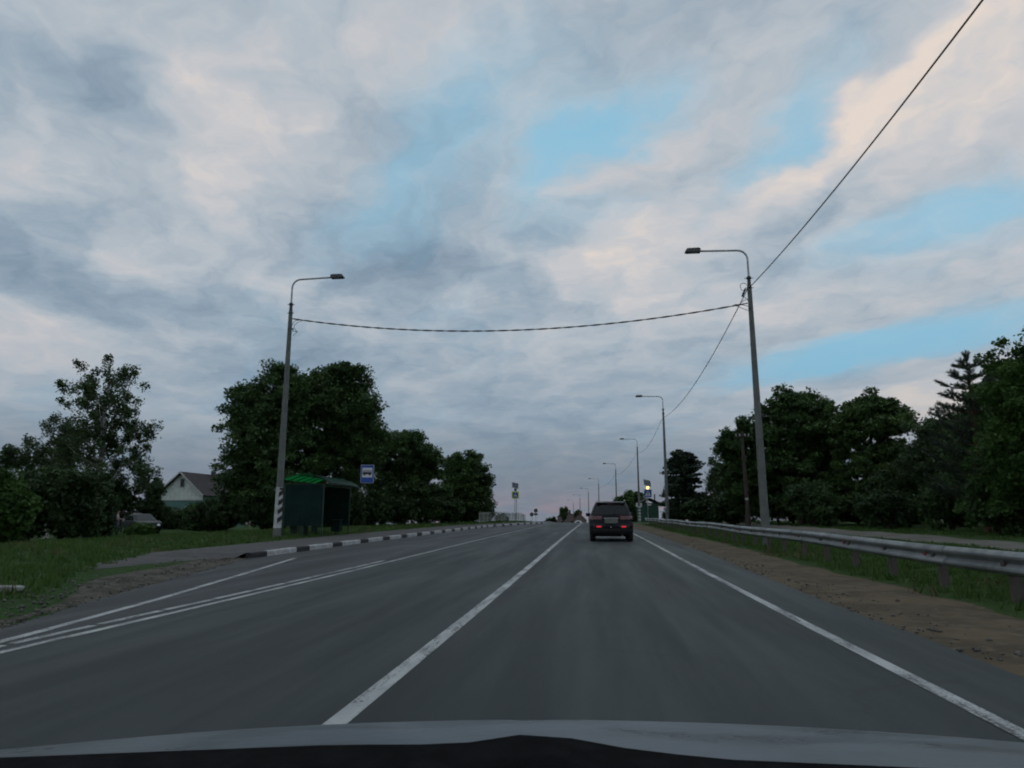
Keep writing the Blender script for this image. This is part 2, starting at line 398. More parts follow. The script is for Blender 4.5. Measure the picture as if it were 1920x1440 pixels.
b = N(t, 'ShaderNodeBump'); b.inputs['Strength'].default_value = .45; b.inputs['Distance'].default_value = .006; t.links.new(nd, b.inputs['Height']); t.links.new(b.outputs[0], p.inputs['Normal'])
ys = np.concatenate([np.arange(-40, 300, 1.0), np.arange(300, 700, 10)])
er = np.random.default_rng(3); _ey = np.arange(-60, 800, .5); _en = np.convolve(er.normal(size=len(_ey)), np.ones(5) / 5, 'same') * .05
jit = lambda y: float(np.interp(y, _ey, _en))
ysf = np.concatenate([np.arange(-40, 60, .5), np.arange(60, 300, 1.0), np.arange(300, 700, 10)])
road = tag(sheet('road', lambda y: [ledge(y) + (jit(y) if y < 18 else 0), -5.2, -3.2, -1.5, .4, 2.2, redge(y) + jit(y + 7)], ysf, mr), 'grey two-lane asphalt road running to the crest', kind='structure')
def line(name, xf, w, y0, y1, label, step=.5):
    yy = np.concatenate([np.arange(y0, min(y1, 60), step), np.arange(max(60, y0), y1, 2.0)]) if y1 > 60 else np.append(np.arange(y0, y1, step), y1)
    return tag(sheet(name, lambda y: [xf(y) - w / 2, xf(y) + w / 2], yy, M_line, .004, parent=road), label)
line('centre_line', lambda y: -1.47, .135, -10, 300, 'solid white line between the two lanes')
line('edge_line', lambda y: 2.26, .12, -10, 300, 'solid white line along the guardrail side')
line('bay_line', lambda y: -5.08, .10, -10, 300, 'solid white line between the far lane and the bus bay')
line('taper_line', lambda y: np.interp(y, [-2, 3, 6.2, 9.5, 18.4], [-5.42, -5.45, -5.5, -6.1, -8.0]), .11, -2, 18.4, 'white line swinging out towards the kerb')
dash = [(a, a + 1.08) for a in np.arange(-.9, 17.5, 1.17)]
for a, b_ in dash:
    yy = np.array([a, (a + b_) / 2, b_])
    sheet('line_dash', lambda y: [-5.33 - .05, -5.33 + .05], yy, M_line, .004, parent=road)

# ------------------------------------------------------------------ shoulders (sand) and footpath
M_sand = pm('sand_shoulder', (.128, .100, .064), (.076, .061, .042), 1.1, .95, bump=.45, bscale=7, c3=(.155, .12, .085), s3=5, spec=.1)
M_gravel = pm('gravel_verge', (.105, .094, .078), (.05, .05, .034), 1.3, .95, bump=.9, bscale=12, c3=(.155, .145, .13), s3=9, spec=.1)
M_path = pm('footpath_dirt', (.17, .16, .14), (.12, .115, .095), .9, .95, bump=.5, bscale=14, c3=(.15, .145, .13), s3=8, spec=.1)
_sn = np.convolve(er.normal(size=len(_ey)), np.hanning(9) / np.hanning(9).sum(), 'same')
_sn2 = np.convolve(er.normal(size=len(_ey)), np.hanning(25) / np.hanning(25).sum(), 'same')
sj = lambda y: float(np.interp(y, _ey, _sn)) * .17 + float(np.interp(y, _ey, _sn2)) * .3
ysh = np.concatenate([np.arange(-10, 60, .25), np.arange(60, 120, 1)])
def shf(y):
    a = redge(y) - .2; bnd = 5.0 + sj(y); return np.linspace(a, bnd, 7)
def shz(xs, y):
    z = ground(xs, y) + .028 + .010 * np.sin(xs * 9 + y * 1.3) + .008 * np.sin(y * 3.1 + xs * 4)
    z[0] = g(y) - .03; z[-1] -= .03; z[1] = min(z[1], g(y) - .004); return z
tag(sheet('sandy_shoulder', shf, ysh, M_sand, 0, shz), 'brown sandy shoulder between asphalt and guardrail', kind='structure')
def lsf(y):
    wd = np.interp(y, [-10, 5, 9, 12, 16, 19.5], [.6, .6, .8, 1.5, 1.5, .25]); e = ledge(y)
    return np.linspace(e + .15, e - max(wd + sj(y + 30) * 1.8, .2), 7)
def lsz(xs, y):
    z = ground(xs, y) + .014 + .014 * np.sin(xs * 8 + y * 1.7); z[0] = g(y) - .03; z[-1] -= .035; return z
tag(sheet('gravel_verge', lsf, np.arange(-10, 18.6, .25), M_gravel, 0, lsz), 'worn gravel strip where the left verge meets the road', kind='structure')
pth = lambda y: np.interp(y, [10, 25, 40, 75, 120], [12.3, 12.4, 12.8, 13.6, 15])
tag(sheet('footpath', lambda y: np.linspace(pth(y) - 1.2 + sj(y + 60) * .6, pth(y) + 1.2 + sj(y + 90) * .6, 6), np.arange(8, 80, .5), M_path, .025, lambda xs, y: ground(xs, y)), 'pale trodden footpath behind the guardrail', kind='structure')

# ------------------------------------------------------------------ pavement and kerb by the bus stop
M_pave = pm('pavement_asphalt', (.072, .068, .065), (.052, .05, .049), 1.2, .85, bump=.35, bscale=60, c3=(.095, .092, .09), s3=30)
def pvf(y):
    e = ledge(y) - .15 if y >= 18.1 else np.interp(y, [13.5, 16.5, 18.1], [-10.15, -9.75, -9.28]); o_ = np.interp(y, [13.5, 15, 18, 45, 62, 86, 120], [-10.3, -11.2, -11.95, -12.2, -11.9, -8.4, -8.2]); return np.linspace(e, o_, 6)
def pvz(xs, y):
    if y < 18.1:
        z = np.maximum(ground(xs, y) + .012, g(y) + np.interp(y, [16.4, 18.1], [-.1, .135])); z[0] = ground(xs[0], y) - .03; return z
    return np.full(len(xs), g(y) + .14)
pv = tag(sheet('pavement', pvf, np.concatenate([np.arange(13.6, 60, .5), np.arange(60, 121, 1.0)]), M_pave, 0, pvz), 'asphalt pavement behind the striped kerb', kind='structure')
kerb = tag(empty('kerb', (0, 0, 0)), 'black and white painted kerb along the bus bay', kind='structure')
kme = {}
for k_, m_ in (('white', M_white), ('black', M_black)):
    mb = MB(); n = .075
    mb.prism([(-n, -.12), (n, -.12), (n, .115), (n - .02, .15), (-n + .02, .15), (-n, .13)], .985, 'Y', -.4925)
    me = mb.mesh('kerb_stone'); me.materials.append(m_); kme[k_] = me
kx, ky = [], 18.15
i = 0
while ky < 118:
    y1 = ky + 1.0
    xa, xb = float(ledge(ky) + bend(ky)), float(ledge(y1) + bend(y1))
    L = math.hypot(xb - xa, 1.0)
    o = link('kerb_stone', kme['black' if i % 3 == 0 else 'white'], None, kerb)
    ym = ky + .5
    o.location = ((xa + xb) / 2 - .075 + random.uniform(-.008, .008), ym, float(g(ym)) + random.uniform(-.006, .006))
    o.rotation_euler = (math.atan2(float(g(y1) - g(ky)), 1), random.uniform(-.02, .02), -math.atan2(xb - xa, 1.0) + random.uniform(-.006, .006))
    o.scale = (1, L, 1)
    ky = y1; i += 1

# ------------------------------------------------------------------ grass blades along the verges
def grass(name, pts, h, label, m=M_grass):
    n = len(pts); a = rng.uniform(0, 2 * np.pi, n); hh = h * rng.uniform(.5, 1.4, n); w = .012 + hh * .07
    lean = rng.normal(0, .35, (n, 2)) * hh[:, None]
    dx, dy = np.cos(a) * w, np.sin(a) * w; base = pts
    v = np.empty((n, 3, 3)); v[:, 0] = base + np.stack([dx, dy, -.01 + 0 * a], 1); v[:, 1] = base - np.stack([dx, dy, .01 + 0 * a], 1); v[:, 2] = base + np.stack([lean[:, 0], lean[:, 1], hh], 1)
    me = np_mesh(name, v.reshape(-1, 3), np.arange(n * 3).reshape(-1, 3))
    at = me.attributes.new('tone', 'FLOAT', 'POINT'); at.data.foreach_set('value', np.repeat(np.clip(rng.normal(.45, .25, n), 0, 1), 3).astype(np.float32))
    return tag(link(name, me, m), label, 'grass', kind='stuff')
def scatter(n, y0, y1, xa, xb, tuft=.09):
    nc = n // 14; y = y0 + (y1 - y0) * rng.random(nc) ** 1.35
    u = rng.random(nc); x = np.array([xa(q) for q in y]) * (1 - u) + np.array([xb(q) for q in y]) * u
    x = np.repeat(x, 14) + rng.normal(0, tuft, nc * 14); y = np.repeat(y, 14) + rng.normal(0, tuft, nc * 14)
    return np.stack([x, y, ground(x, y)], 1)
def left_in(y): return ledge(y) - (np.interp(y, [5, 9, 12, 16, 18.5], [.7, .9, 1.5, 2.6, 3.2]) if y < 18.5 else 3.05)
grass('verge_grass', np.concatenate([scatter(80000, 2.0, 60, left_in, lambda y: left_in(y) - 13), scatter(16000, 60, 120, lambda y: left_in(y) + .4, lambda y: left_in(y) - 8)]), .11, 'short green grass on the left verge')
grass('roadside_grass', np.concatenate([scatter(36000, 4, 75, lambda y: 5.25 + sj(y), lambda y: 7.6, .08), scatter(30000, 8, 80, lambda y: 7.4, lambda y: 11.2), scatter(14000, 10, 80, lambda y: 14.2, lambda y: 18)]), .095, 'green grass under and behind the guardrail')
M_straw = leaf_mat('dry_stalk', (.075, .065, .030), (.16, .135, .065), .2)
grass('dry_stalks', np.concatenate([scatter(1300, 3, 60, lambda y: left_in(y) + .25, lambda y: left_in(y) - 9, .16), scatter(1300, 4, 60, lambda y: 4.9 + sj(y), lambda y: 9.5,   .16)]), .17, 'dry straw-coloured stalks among the verge grass', M_straw)
# loose stones where asphalt crumbles into the verges
def stones(name, n, pts, label, m):
    base = np.array([(1, 0, 0), (-1, 0, 0), (0, 1, 0), (0, -1, 0), (0, 0, .8), (0, 0, -.6)], float); fc = np.array([(0, 2, 4), (2, 1, 4), (1, 3, 4), (3, 0, 4), (2, 0, 5), (1, 2, 5), (3, 1, 5), (0, 3, 5)])
    sz = .012 + .03 * rng.random(n) ** 3; a = rng.uniform(0, 6.28, n); v = base[None] * rng.uniform(.6, 1.3, (n, 6, 1)) * sz[:, None, None]
    ca, sa = np.cos(a)[:, None], np.sin(a)[:, None]; v = np.stack([v[..., 0] * ca - v[..., 1] * sa, v[..., 0] * sa + v[..., 1] * ca, v[..., 2]], -1) + pts[:, None]
    return tag(link(name, np_mesh(name, v.reshape(-1, 3), (fc[None] + 6 * np.arange(n)[:, None, None]).reshape(-1, 3)), m), label, 'gravel', kind='stuff')
M_stone = pm('loose_stone', (.14, .13, .115), (.07, .065, .06), 3, .9)
yy_ = 3 + 40 * rng.random(700) ** 1.6; xx_ = np.array([redge(q) for q in yy_]) + np.abs(rng.normal(0, .6, 700)) - .03
stones('shoulder_gravel', 700, np.stack([xx_, yy_, np.maximum(ground(xx_, yy_) + .012, g(yy_) + .004)], 1), 'loose stones on the right shoulder', M_stone)
yy_ = 3 + 15.2 * rng.random(1400) ** 1.1; xx_ = np.array([ledge(q) for q in yy_]) - np.abs(rng.normal(0, .75, 1400)) + .05
stones('verge_gravel', 1400, np.stack([xx_, yy_, np.maximum(ground(xx_, yy_) + .016, g(yy_) + .004)], 1), 'loose stones where the left verge meets the asphalt', M_stone)

# ================================================================== street lamps
def cone_mb(h, r0, r1, seg=16):
    return MB().tube([(0, 0, -.4), (0, 0, h * .33), (0, 0, h * .66), (0, 0, h)], [r0, r0 + (r1 - r0) * .33, r0 + (r1 - r0) * .66, r1], seg)
LAMP = {}
def lamp(x, y, side, label, paint=None):
    """side: +1 arm reaches to +x, -1 to -x"""
    z = gz(x, y) - .02
    o = empty('street_lamp', (x, y, z), 0, label, 'street lamp', 'street lamps along the road')
    H, r0, r1 = 9.9, .165, .085
    if 'pole' not in LAMP:
        m = cone_mb(H, r0, r1).mesh('pole'); m.materials.append(M_conc); m.polygons.foreach_set('use_smooth', [True] * len(m.polygons)); m.set_sharp_from_angle(angle=R(40)); LAMP['pole'] = m
        pts = [(0, 0, 9.2), (0, 0, 10.2), (0, 0, 11.0)]
        for a in range(0, 91, 15): pts.append((.38 - .38 * math.cos(R(a)), 0, 11.0 + .38 * math.sin(R(a))))
        pts.append((1.9, 0, 11.42)); br = MB().tube(pts, [.05, .045] + [.038] * (len(pts) - 2), 10); m = br.mesh('bracket'); m.materials.append(M_galv); m.polygons.foreach_set('use_smooth', [True] * len(m.polygons)); LAMP['bracket'] = m
        mb = MB()
        for zz in (9.82, 10.22): mb.tube([(0, 0, zz - .035), (0, 0, zz + .035)], .095, 14).box((.0, -.11, zz), (.05, .06, .05)).box((.12, 0, zz), (.09, .02, .02)).box((-.12, 0, zz), (.09, .02, .02))
        mb.tube([(0, 0, 9.86), (0, 0, 10.3)], [.078, .06], 12)
        m = mb.mesh('collar'); m.materials.append(M_darksteel); LAMP['collar'] = m
        mb = MB(); prof = [(1.80, 11.37), (2.32, 11.37), (2.40, 11.40), (2.32, 11.52), (1.86, 11.53), (1.80, 11.50)]
        mb.prism(prof, .26, 'Y', -.13)
        for q in range(5): mb.box((1.95 + q * .07, 0, 11.535), (.015, .2, .03))
        m = mb.mesh('lamp_head'); m.materials.append(M_lampcase); LAMP['head'] = m
        m = MB().box((2.08, 0, 11.365), (.36, .2, .012)).mesh('lamp_lens'); m.materials.append(M_lens); LAMP['lens'] = m
    link('pole', LAMP['pole'], None, o)
    for n_, k in (('bracket', 'bracket'), ('collar', 'collar')):
        q = link(n_, LAMP[k], None, o); q.scale = (side, 1, 1)
    h = link('lamp_head', LAMP['head'], None, o); h.scale = (side, 1, 1)
    link('lamp_lens', LAMP['lens'], None, h)
    return o
lampL = lamp(-13.25, 28.5, 1, 'lone street lamp on the left, white band with black marks, beside the bus shelter')
ldef = [(6.24, 26.8, 'nearest street lamp on the right, tall behind the guardrail, holding three cables'),
        (6.33, 62.0, 'second street lamp from the camera on the right-hand side'),
        (6.22, 97.5, 'third street lamp on the right, with small white plates on its post'),
        (4.32, 133.0, 'fourth street lamp on the right, just above the black car'),
        (1.34, 168.5, 'fifth street lamp on the right, left of the black car roof'),
        (-1.36, 204.0, 'sixth street lamp on the right, beyond the crest'),
        (-4.5, 239.5, 'seventh street lamp on the right, faint beyond the crest'),
        (-7.7, 275.0, 'farthest and smallest street lamp beyond the crest')]
lamps = [lamp(x, y, -1, l) for x, y, l in ldef]
def rad_at(z, H=9.9, r0=.165, r1=.085): return r0 + (r1 - r0) * z / H
def band(parent, z0, z1, m, a0=0, a1=360, slant=0, push=.003, name='paint_band'):
    n = max(3, int((a1 - a0) / 15)); v = []; f = []
    for i in range(n + 1):
        a = R(a0 + (a1 - a0) * i / n); s_ = slant * i / n
        for z in (z0 + s_, z1 + s_):
            r = rad_at(z) + push; v.append((r * math.cos(a), r * math.sin(a), z))
    for i in range(n): f.append((2 * i, 2 * i + 2, 2 * i + 3, 2 * i + 1))
    return MB().add(v, f).build(name, m, parent, smooth=True)
band(lampL, .42, 2.12, M_white, push=.003)
for z0 in (.62, .98, 1.34, 1.70): band(lampL, z0, z0 + .2, M_black, -75, 45, .22, .006, 'black_mark')
band(lampL, 2.0, 2.1, M_black, -65, 45, 0, .006, 'black_mark')
# third lamp: striped foot and small plates
for k in range(5): band(lamps[2], .3 + k * .42, .3 + k * .42 + .21, M_white, push=.004)
for k, x_ in enumerate((-.32, .22)): MB().box((x_, -.16, 2.35), (.26, .02, .55)).build('number_plate', M_white, lamps[2])
MB().box((0, -.13, 2.35), (.62, .03, .04)).build('plate_bar', M_darksteel, lamps[2])

# ------------------------------------------------------------------ overhead cables
def cable(name, a, b_, sag, label, r=.016, twist=True, n=48, group='overhead cables between the lamps'):
    a, b_ = Vector(a), Vector(b_); mb = MB()
    def P(t): q = a.lerp(b_, t); q.z -= sag * 4 * t * (1 - t); return q
    if twist:
        n = 160; L = (b_ - a).length
        for ph in (0, math.pi):
            pts = []
            for i in range(n + 1):
                t_ = i / n; q = P(t_); w = ph + t_ * L / .55 * math.pi; d = (b_ - a).normalized(); s_ = d.cross(Vector((0, 0, 1))).normalized()
                pts.append(q + (s_ * math.cos(w) + Vector((0, 0, 1)) * math.sin(w)) * r * .85)
            mb.tube(pts, r, 6)
    else: mb.tube([P(i / n) for i in range(n + 1)], r, 6)
    o = mb.build(name, M_cable, smooth=True); tag(o, label, 'cable', group); return o
zl, zr = 9.77, 9.28
cr = cable('overhead_cable', (-13.10, 28.4, zl), (6.12, 26.75, zr), .82, 'twisted black cable sagging across the road between the two nearest lamps', r=.019)
def loops(parent_name, base, curves, label, cat='cable'):
    mb = MB()
    for pts in curves: mb.tube([Vector(base) + Vector(p) for p in pts], .011, 6)
    return tag(mb.build(parent_name, M_cable, smooth=True), label, cat)
def smooth_pts(p, n=6):
    p = [Vector(q) for q in p]; out = []
    for i in range(len(p) - 1):
        p0, p1, p2, p3 = p[max(i - 1, 0)], p[i], p[i + 1], p[min(i + 2, len(p) - 1)]
        for k in range(n):
            t_ = k / n; out.append(.5 * ((2 * p1) + (-p0 + p2) * t_ + (2 * p0 - 5 * p1 + 4 * p2 - p3) * t_ ** 2 + (-p0 + 3 * p1 - 3 * p2 + p3) * t_ ** 3))
    return out + [p[-1]]
loops('loose_cable_end', (-13.10, 28.38, 9.77), [smooth_pts([(.55, 0, -.09), (.2, 0, -.22), (.1, 0, -.42), (.24, 0, -.6), (.1, 0, -.78)]), smooth_pts([(.4, 0, -.07), (.1, -.02, -.15), (0, 0, -.4), (.12, 0, -.58), (.3, 0, -.62)]), smooth_pts([(.03, 0, -.6), (.08, 0, -.45), (-.02, .02, -.5)])], 'tangle of loose cable ends on the left lamp post')
loops('cable_loop', (6.12, 26.7, 9.28), [smooth_pts([(-.55, 0, -.06), (-.25, 0, -.2), (.0, 0, -.3), (.08, 0, -.22), (-.1, 0, -.1), (-.5, 0, -.04)]), smooth_pts([(-.25, 0, .02), (-.1, 0, .12), (.06, 0, .1)]), smooth_pts([(.02, -.05, .55), (-.2, -.05, .5), (-.25, -.05, .72), (-.08, -.05, .78), (.05, -.05, .62)]), smooth_pts([(-.2, -.04, .4), (-.1, -.04, .2), (.05, 0, .1)])], 'loops of spare cable on the nearest right-hand lamp post')
MB().tube([(6.06, 26.68, 9.85), (5.93, 26.75, 9.55)], .04, 8).build('cable_clamp', M_darksteel)
tag(bpy.data.objects['cable_clamp'], 'dark clamp gripping the cable on the nearest right-hand lamp', 'clamp')
att = [(6.12, -8.7, 9.83), (6.12, 26.7, 9.8)] + [(x - .1, y, gz(x, y) + 9.4) for x, y, l in ldef[1:5]]
labs = ['black cable climbing to the upper right corner of the sky', 'cable from the nearest to the second right-hand lamp', 'cable from the second to the third right-hand lamp', 'cable from the third to the fourth right-hand lamp', 'cable from the fourth to the fifth right-hand lamp']
for i in range(5): cable('overhead_cable', att[i], att[i + 1], .86, labs[i], r=.017 if i < 2 else .014, twist=False)

# ================================================================== guardrail
gr = empty('guardrail', (5.5, 10, 0), 0, 'long galvanised steel guardrail along the right shoulder', 'guardrail')
M_rail = pm('rail_zinc', (.24, .262, .265), (.165, .18, .184), 1.5, .55, metal=.45, c3=(.21, .20, .185), s3=18)
M_post = pm('rail_post', (.095, .082, .070), (.068, .058, .050), 4, .7, metal=.2, c3=(.12, .10, .08), s3=20)
M_red = pm('red_reflector', (.30, .02, .025), (.22, .015, .02), 5, .3)
prof = [(0, .70), (-.022, .697), (-.07, .655), (-.082, .635), (-.078, .605), (-.025, .56), (-.008, .54), (-.025, .52), (-.078, .475), (-.082, .445), (-.07, .425), (-.022, .383), (0, .38)]
railx = lambda y: np.interp(y, [0, 12, 20, 40, 78], [5.45, 5.5, 5.62, 5.7, 5.75])
railz = lambda y: gz(float(railx(y)), y)
y = -8.0; k = 0
while y < 77:
    y1 = y + 4.0; v = []; th = .004
    for a in (y - (.12 if k else 0), y + 2, y1 + .12 - .12):
        x, z = float(railx(a)), g(a) + .0 + .02 * math.sin(a * .4)
        for dx, dz in prof: v.append((x + dx - (.004 if k % 2 else 0) + .004 * math.sin(k * 2.3), a, z + dz + .003 * math.sin(k * 1.7)))
    n = len(prof); f = [(r * n + j, r * n + j + 1, (r + 1) * n + j + 1, (r + 1) * n + j) for r in range(2) for j in range(n - 1)]
    o = MB().add([(a - 5.5, b - 10, c_) for a, b, c_ in v], f).build('rail_panel', M_rail, gr, smooth=True)
    sm = o.modifiers.new('thickness', 'SOLIDIFY'); sm.thickness = .005
    y = y1; k += 1
pmh = MB(); pmh.prism([(-.055, -.06), (.055, -.06), (.055, -.045), (-.04, -.045), (-.04, .045), (.055, .045), (.055, .06), (-.055, .06)], 1.05, 'Z', -.4)
pme = pmh.mesh('rail_post'); pme.materials.append(M_post)
bme = MB().box((-.03, 0, 0), (.09, .09, .2)).mesh('spacer'); bme.materials.append(M_post)
rme = MB().prism([(-.05, -.035), (0, -.075), (.05, -.035), (.05, .035), (0, .075), (-.05, .035)], .02, 'X', -.01).mesh('reflector'); rme.materials.append(M_red)
for yy in np.arange(-7.7, 78, 2.0):
    x, z = float(railx(yy)), float(g(yy))
    link('rail_post', pme, None, gr, (x + .09 - 5.5, yy - 10, z))
    link('spacer', bme, None, gr, (x + .02 - 5.5, yy - 10, z + .54))
for yy in np.arange(.6, 72, 4.0): link('reflector', rme, None, gr, (float(railx(yy)) - .035 - 5.5, yy - 10, float(g(yy)) + .54))

# ================================================================== bus shelter
sz = float(g(32)) + .14
sh = empty('bus_shelter', (-12.25, 30.9, sz), 0, 'dark green bus shelter with arched translucent green roof', 'bus shelter')
M_panel = pm('green_sheet', (.007, .026, .022), (.005, .018, .016), 1.5, .75, spec=.15, c3=(.010, .028, .024), s3=6)
M_frame = pm('green_frame', (.014, .045, .030), (.010, .03, .022), 5, .5)
mp_ = bpy.data.materials.new('green_polycarbonate'); mp_.use_nodes = True; t = mp_.node_tree; t.nodes.clear()
co = N(t, 'ShaderNodeTexCoord').outputs['Object']
cc = mixc(t, maprange(t, noise(t, co, 2.5, 5).outputs['Fac'], .3, .7), (.012, .23, .05), (.009, .16, .038))
tl = N(t, 'ShaderNodeBsdfTranslucent'); t.links.new(cc, tl.inputs[0])
pp = N(t, 'ShaderNodeBsdfPrincipled'); pp.inputs['Base Color'].default_value = (.07, .17, .12, 1); pp.inputs['Roughness'].default_value = .22
mx = N(t, 'ShaderNodeMixShader'); mx.inputs[0].default_value = .30; t.links.new(tl.outputs[0], mx.inputs[1]); t.links.new(pp.outputs[0], mx.inputs[2])
oo = N(t, 'ShaderNodeOutputMaterial'); t.links.new(mx.outputs[0], oo.inputs[0])
D, L = 1.85, 3.5      # depth (to -x), length (to +y)
for px_, py_ in ((0, 0), (-D, 0), (0, L), (-D, L), (-D * .5, 0), (-D, L / 2)):
    MB().box((px_, py_, 1.12), (.06, .06, 2.36)).build('post', M_frame, sh)
def corr(w, h, axis):   # ribbed sheet
    n = int(w / .055); v = []; f = []
    for i in range(n + 1):
        u = w * i / n; d = .004 * (1 if (i // 2) % 2 else -1)
        for z in (0, h): v.append((u, d, z) if axis == 'X' else (d, u, z))
    for i in range(n): f.append((2 * i, 2 * i + 2, 2 * i + 3, 2 * i + 1))
    mb = MB().add(v, f); return mb
for nm, ax_, w_, loc in (('end_panel', 'X', D - .1, (-D + .05, -.05, .47)), ('end_panel', 'X', D - .1, (-D + .05, L + .05, .47)), ('back_panel', 'Y', L - .1, (-D - .05, .05, .47))):
    o = corr(w_, 1.85, ax_).build(nm, M_panel, sh, loc); sm = o.modifiers.new('thickness', 'SOLIDIFY'); sm.thickness = .004
for z_ in (.47, 2.32):
    MB().box((-D / 2, -.02, z_), (D, .05, .05)).build('rail', M_frame, sh)
    MB().box((-D / 2, L + .02, z_), (D, .05, .05)).build('rail', M_frame, sh)
    MB().box((-D - .02, L / 2, z_), (.05, L, .05)).build('rail', M_frame, sh)
MB().box((0, L / 2, 2.28), (.05, L - .08, .06)).build('rail', M_frame, sh)
x0, x1, hh = -D - .12, .42, .46
def arch(u): x = x0 + (x1 - x0) * u; return x, 2.29 + hh * math.sin(math.pi * (.14 + .84 * u)) / 1.0 + .06
v = []; f = []; nu = 20
for i in range(nu + 1):
    x, z = arch(i / nu)
    for yy in (-.2, L + .25): v.append((x, yy, z))
for i in range(nu): f.append((2 * i, 2 * i + 1, 2 * i + 3, 2 * i + 2))
o = MB().add(v, f).build('roof', mp_, sh, smooth=True)
for q in range(6):
    yy = -.17 + q * (L + .39) / 5
    MB().tube([(arch(i / 14)[0], yy, arch(i / 14)[1] - .03) for i in range(15)], .022, 6).build('roof_rib', M_frame, sh)
for u in (.02, .35, .66, .985): 
    x, z = arch(u); MB().box((x, L / 2 + .02, z - .055), (.035, L + .36, .035)).build('purlin', M_frame, sh)
bn = empty('bench', (-12.25 - D + .3, 30.9 + L / 2, sz), 0, 'dark slatted bench inside the bus shelter', 'bench')
for q in range(3): MB().box((-.12 + q * .13, 0, .45), (.11, L - .6, .035)).build('slat', M_frame, bn)
for yy in (-1.2, 0, 1.2): MB().box((0, yy, .22), (.34, .05, .43)).build('leg', M_frame, bn)
lb = empty('litter_bin', (-12.75, 30.9 + L - .35, sz), 0, 'dark litter bin at the far post of the bus shelter', 'litter bin')
MB().box((0, 0, .42), (.42, .36, .55), taper=1.15).build('bin', M_panel, lb); MB().box((0, 0, .08), (.06, .06, .16)).build('foot', M_frame, lb); MB().box((0, 0, .71), (.5, .44, .03)).build('rim', M_frame, lb)

# ------------------------------------------------------------------ bus stop sign on the shelter
M_signblue = pm('sign_blue', (.012, .075, .36), (.010, .062, .30), 3, .35)
M_signwhite = pm('sign_white', (.66, .67, .68), (.58, .59, .6), 3, .4)
M_signblack = pm('sign_black', (.012, .012, .014), (.018, .018, .02), 3, .5)
M_yellow = pm('sign_yellow', (.62, .72, .02), (.52, .62, .02), 3, .4)
bs = empty('bus_stop_sign', (-11.45, 34.6, sz + 2.55), 0, 'blue bus stop sign with a black bus on white at the shelter roof', 'sign')
bs.rotation_euler = (0, 0, R(10))
w_, h_ = .66, .92
bevel(MB().box((0, 0, h_ / 2), (w_, .02, h_)).build('sign_plate', M_signwhite, bs), .004)
MB().box((0, -.012, h_ / 2), (w_ - .03, .004, h_ - .03)).build('blue_field', M_signblue, bs)
MB().box((0, -.0165, .53), (w_ - .15, .004, .5)).build('white_field', M_signwhite, bs)
mb = MB(); yb = -.021
mb.prism([(-.22, .44), (.22, .44), (.225, .54), (.215, .555), (-.225, .555), (-.235, .47)], .004, 'Y', yb)
mb.prism([(-.225, .605), (.215, .605), (.225, .635), (-.21, .635)], .004, 'Y', yb)
for q in range(6): mb.box((-.205 + q * .083, yb + .002, .58), (.016, .004, .06))
for cx in (-.13, .13): mb.prism([(cx + .055 * math.cos(R(a)), .435 + .055 * math.sin(R(a))) for a in range(0, 360, 30)], .0045, 'Y', yb - .001)
mb.build('bus_pictogram', M_signblack, bs)
MB().tube([(-.1, .03, .1), (-.1, .12, .02), (-.5, .6, -.2)], .02, 6).build('bracket', M_frame, bs)

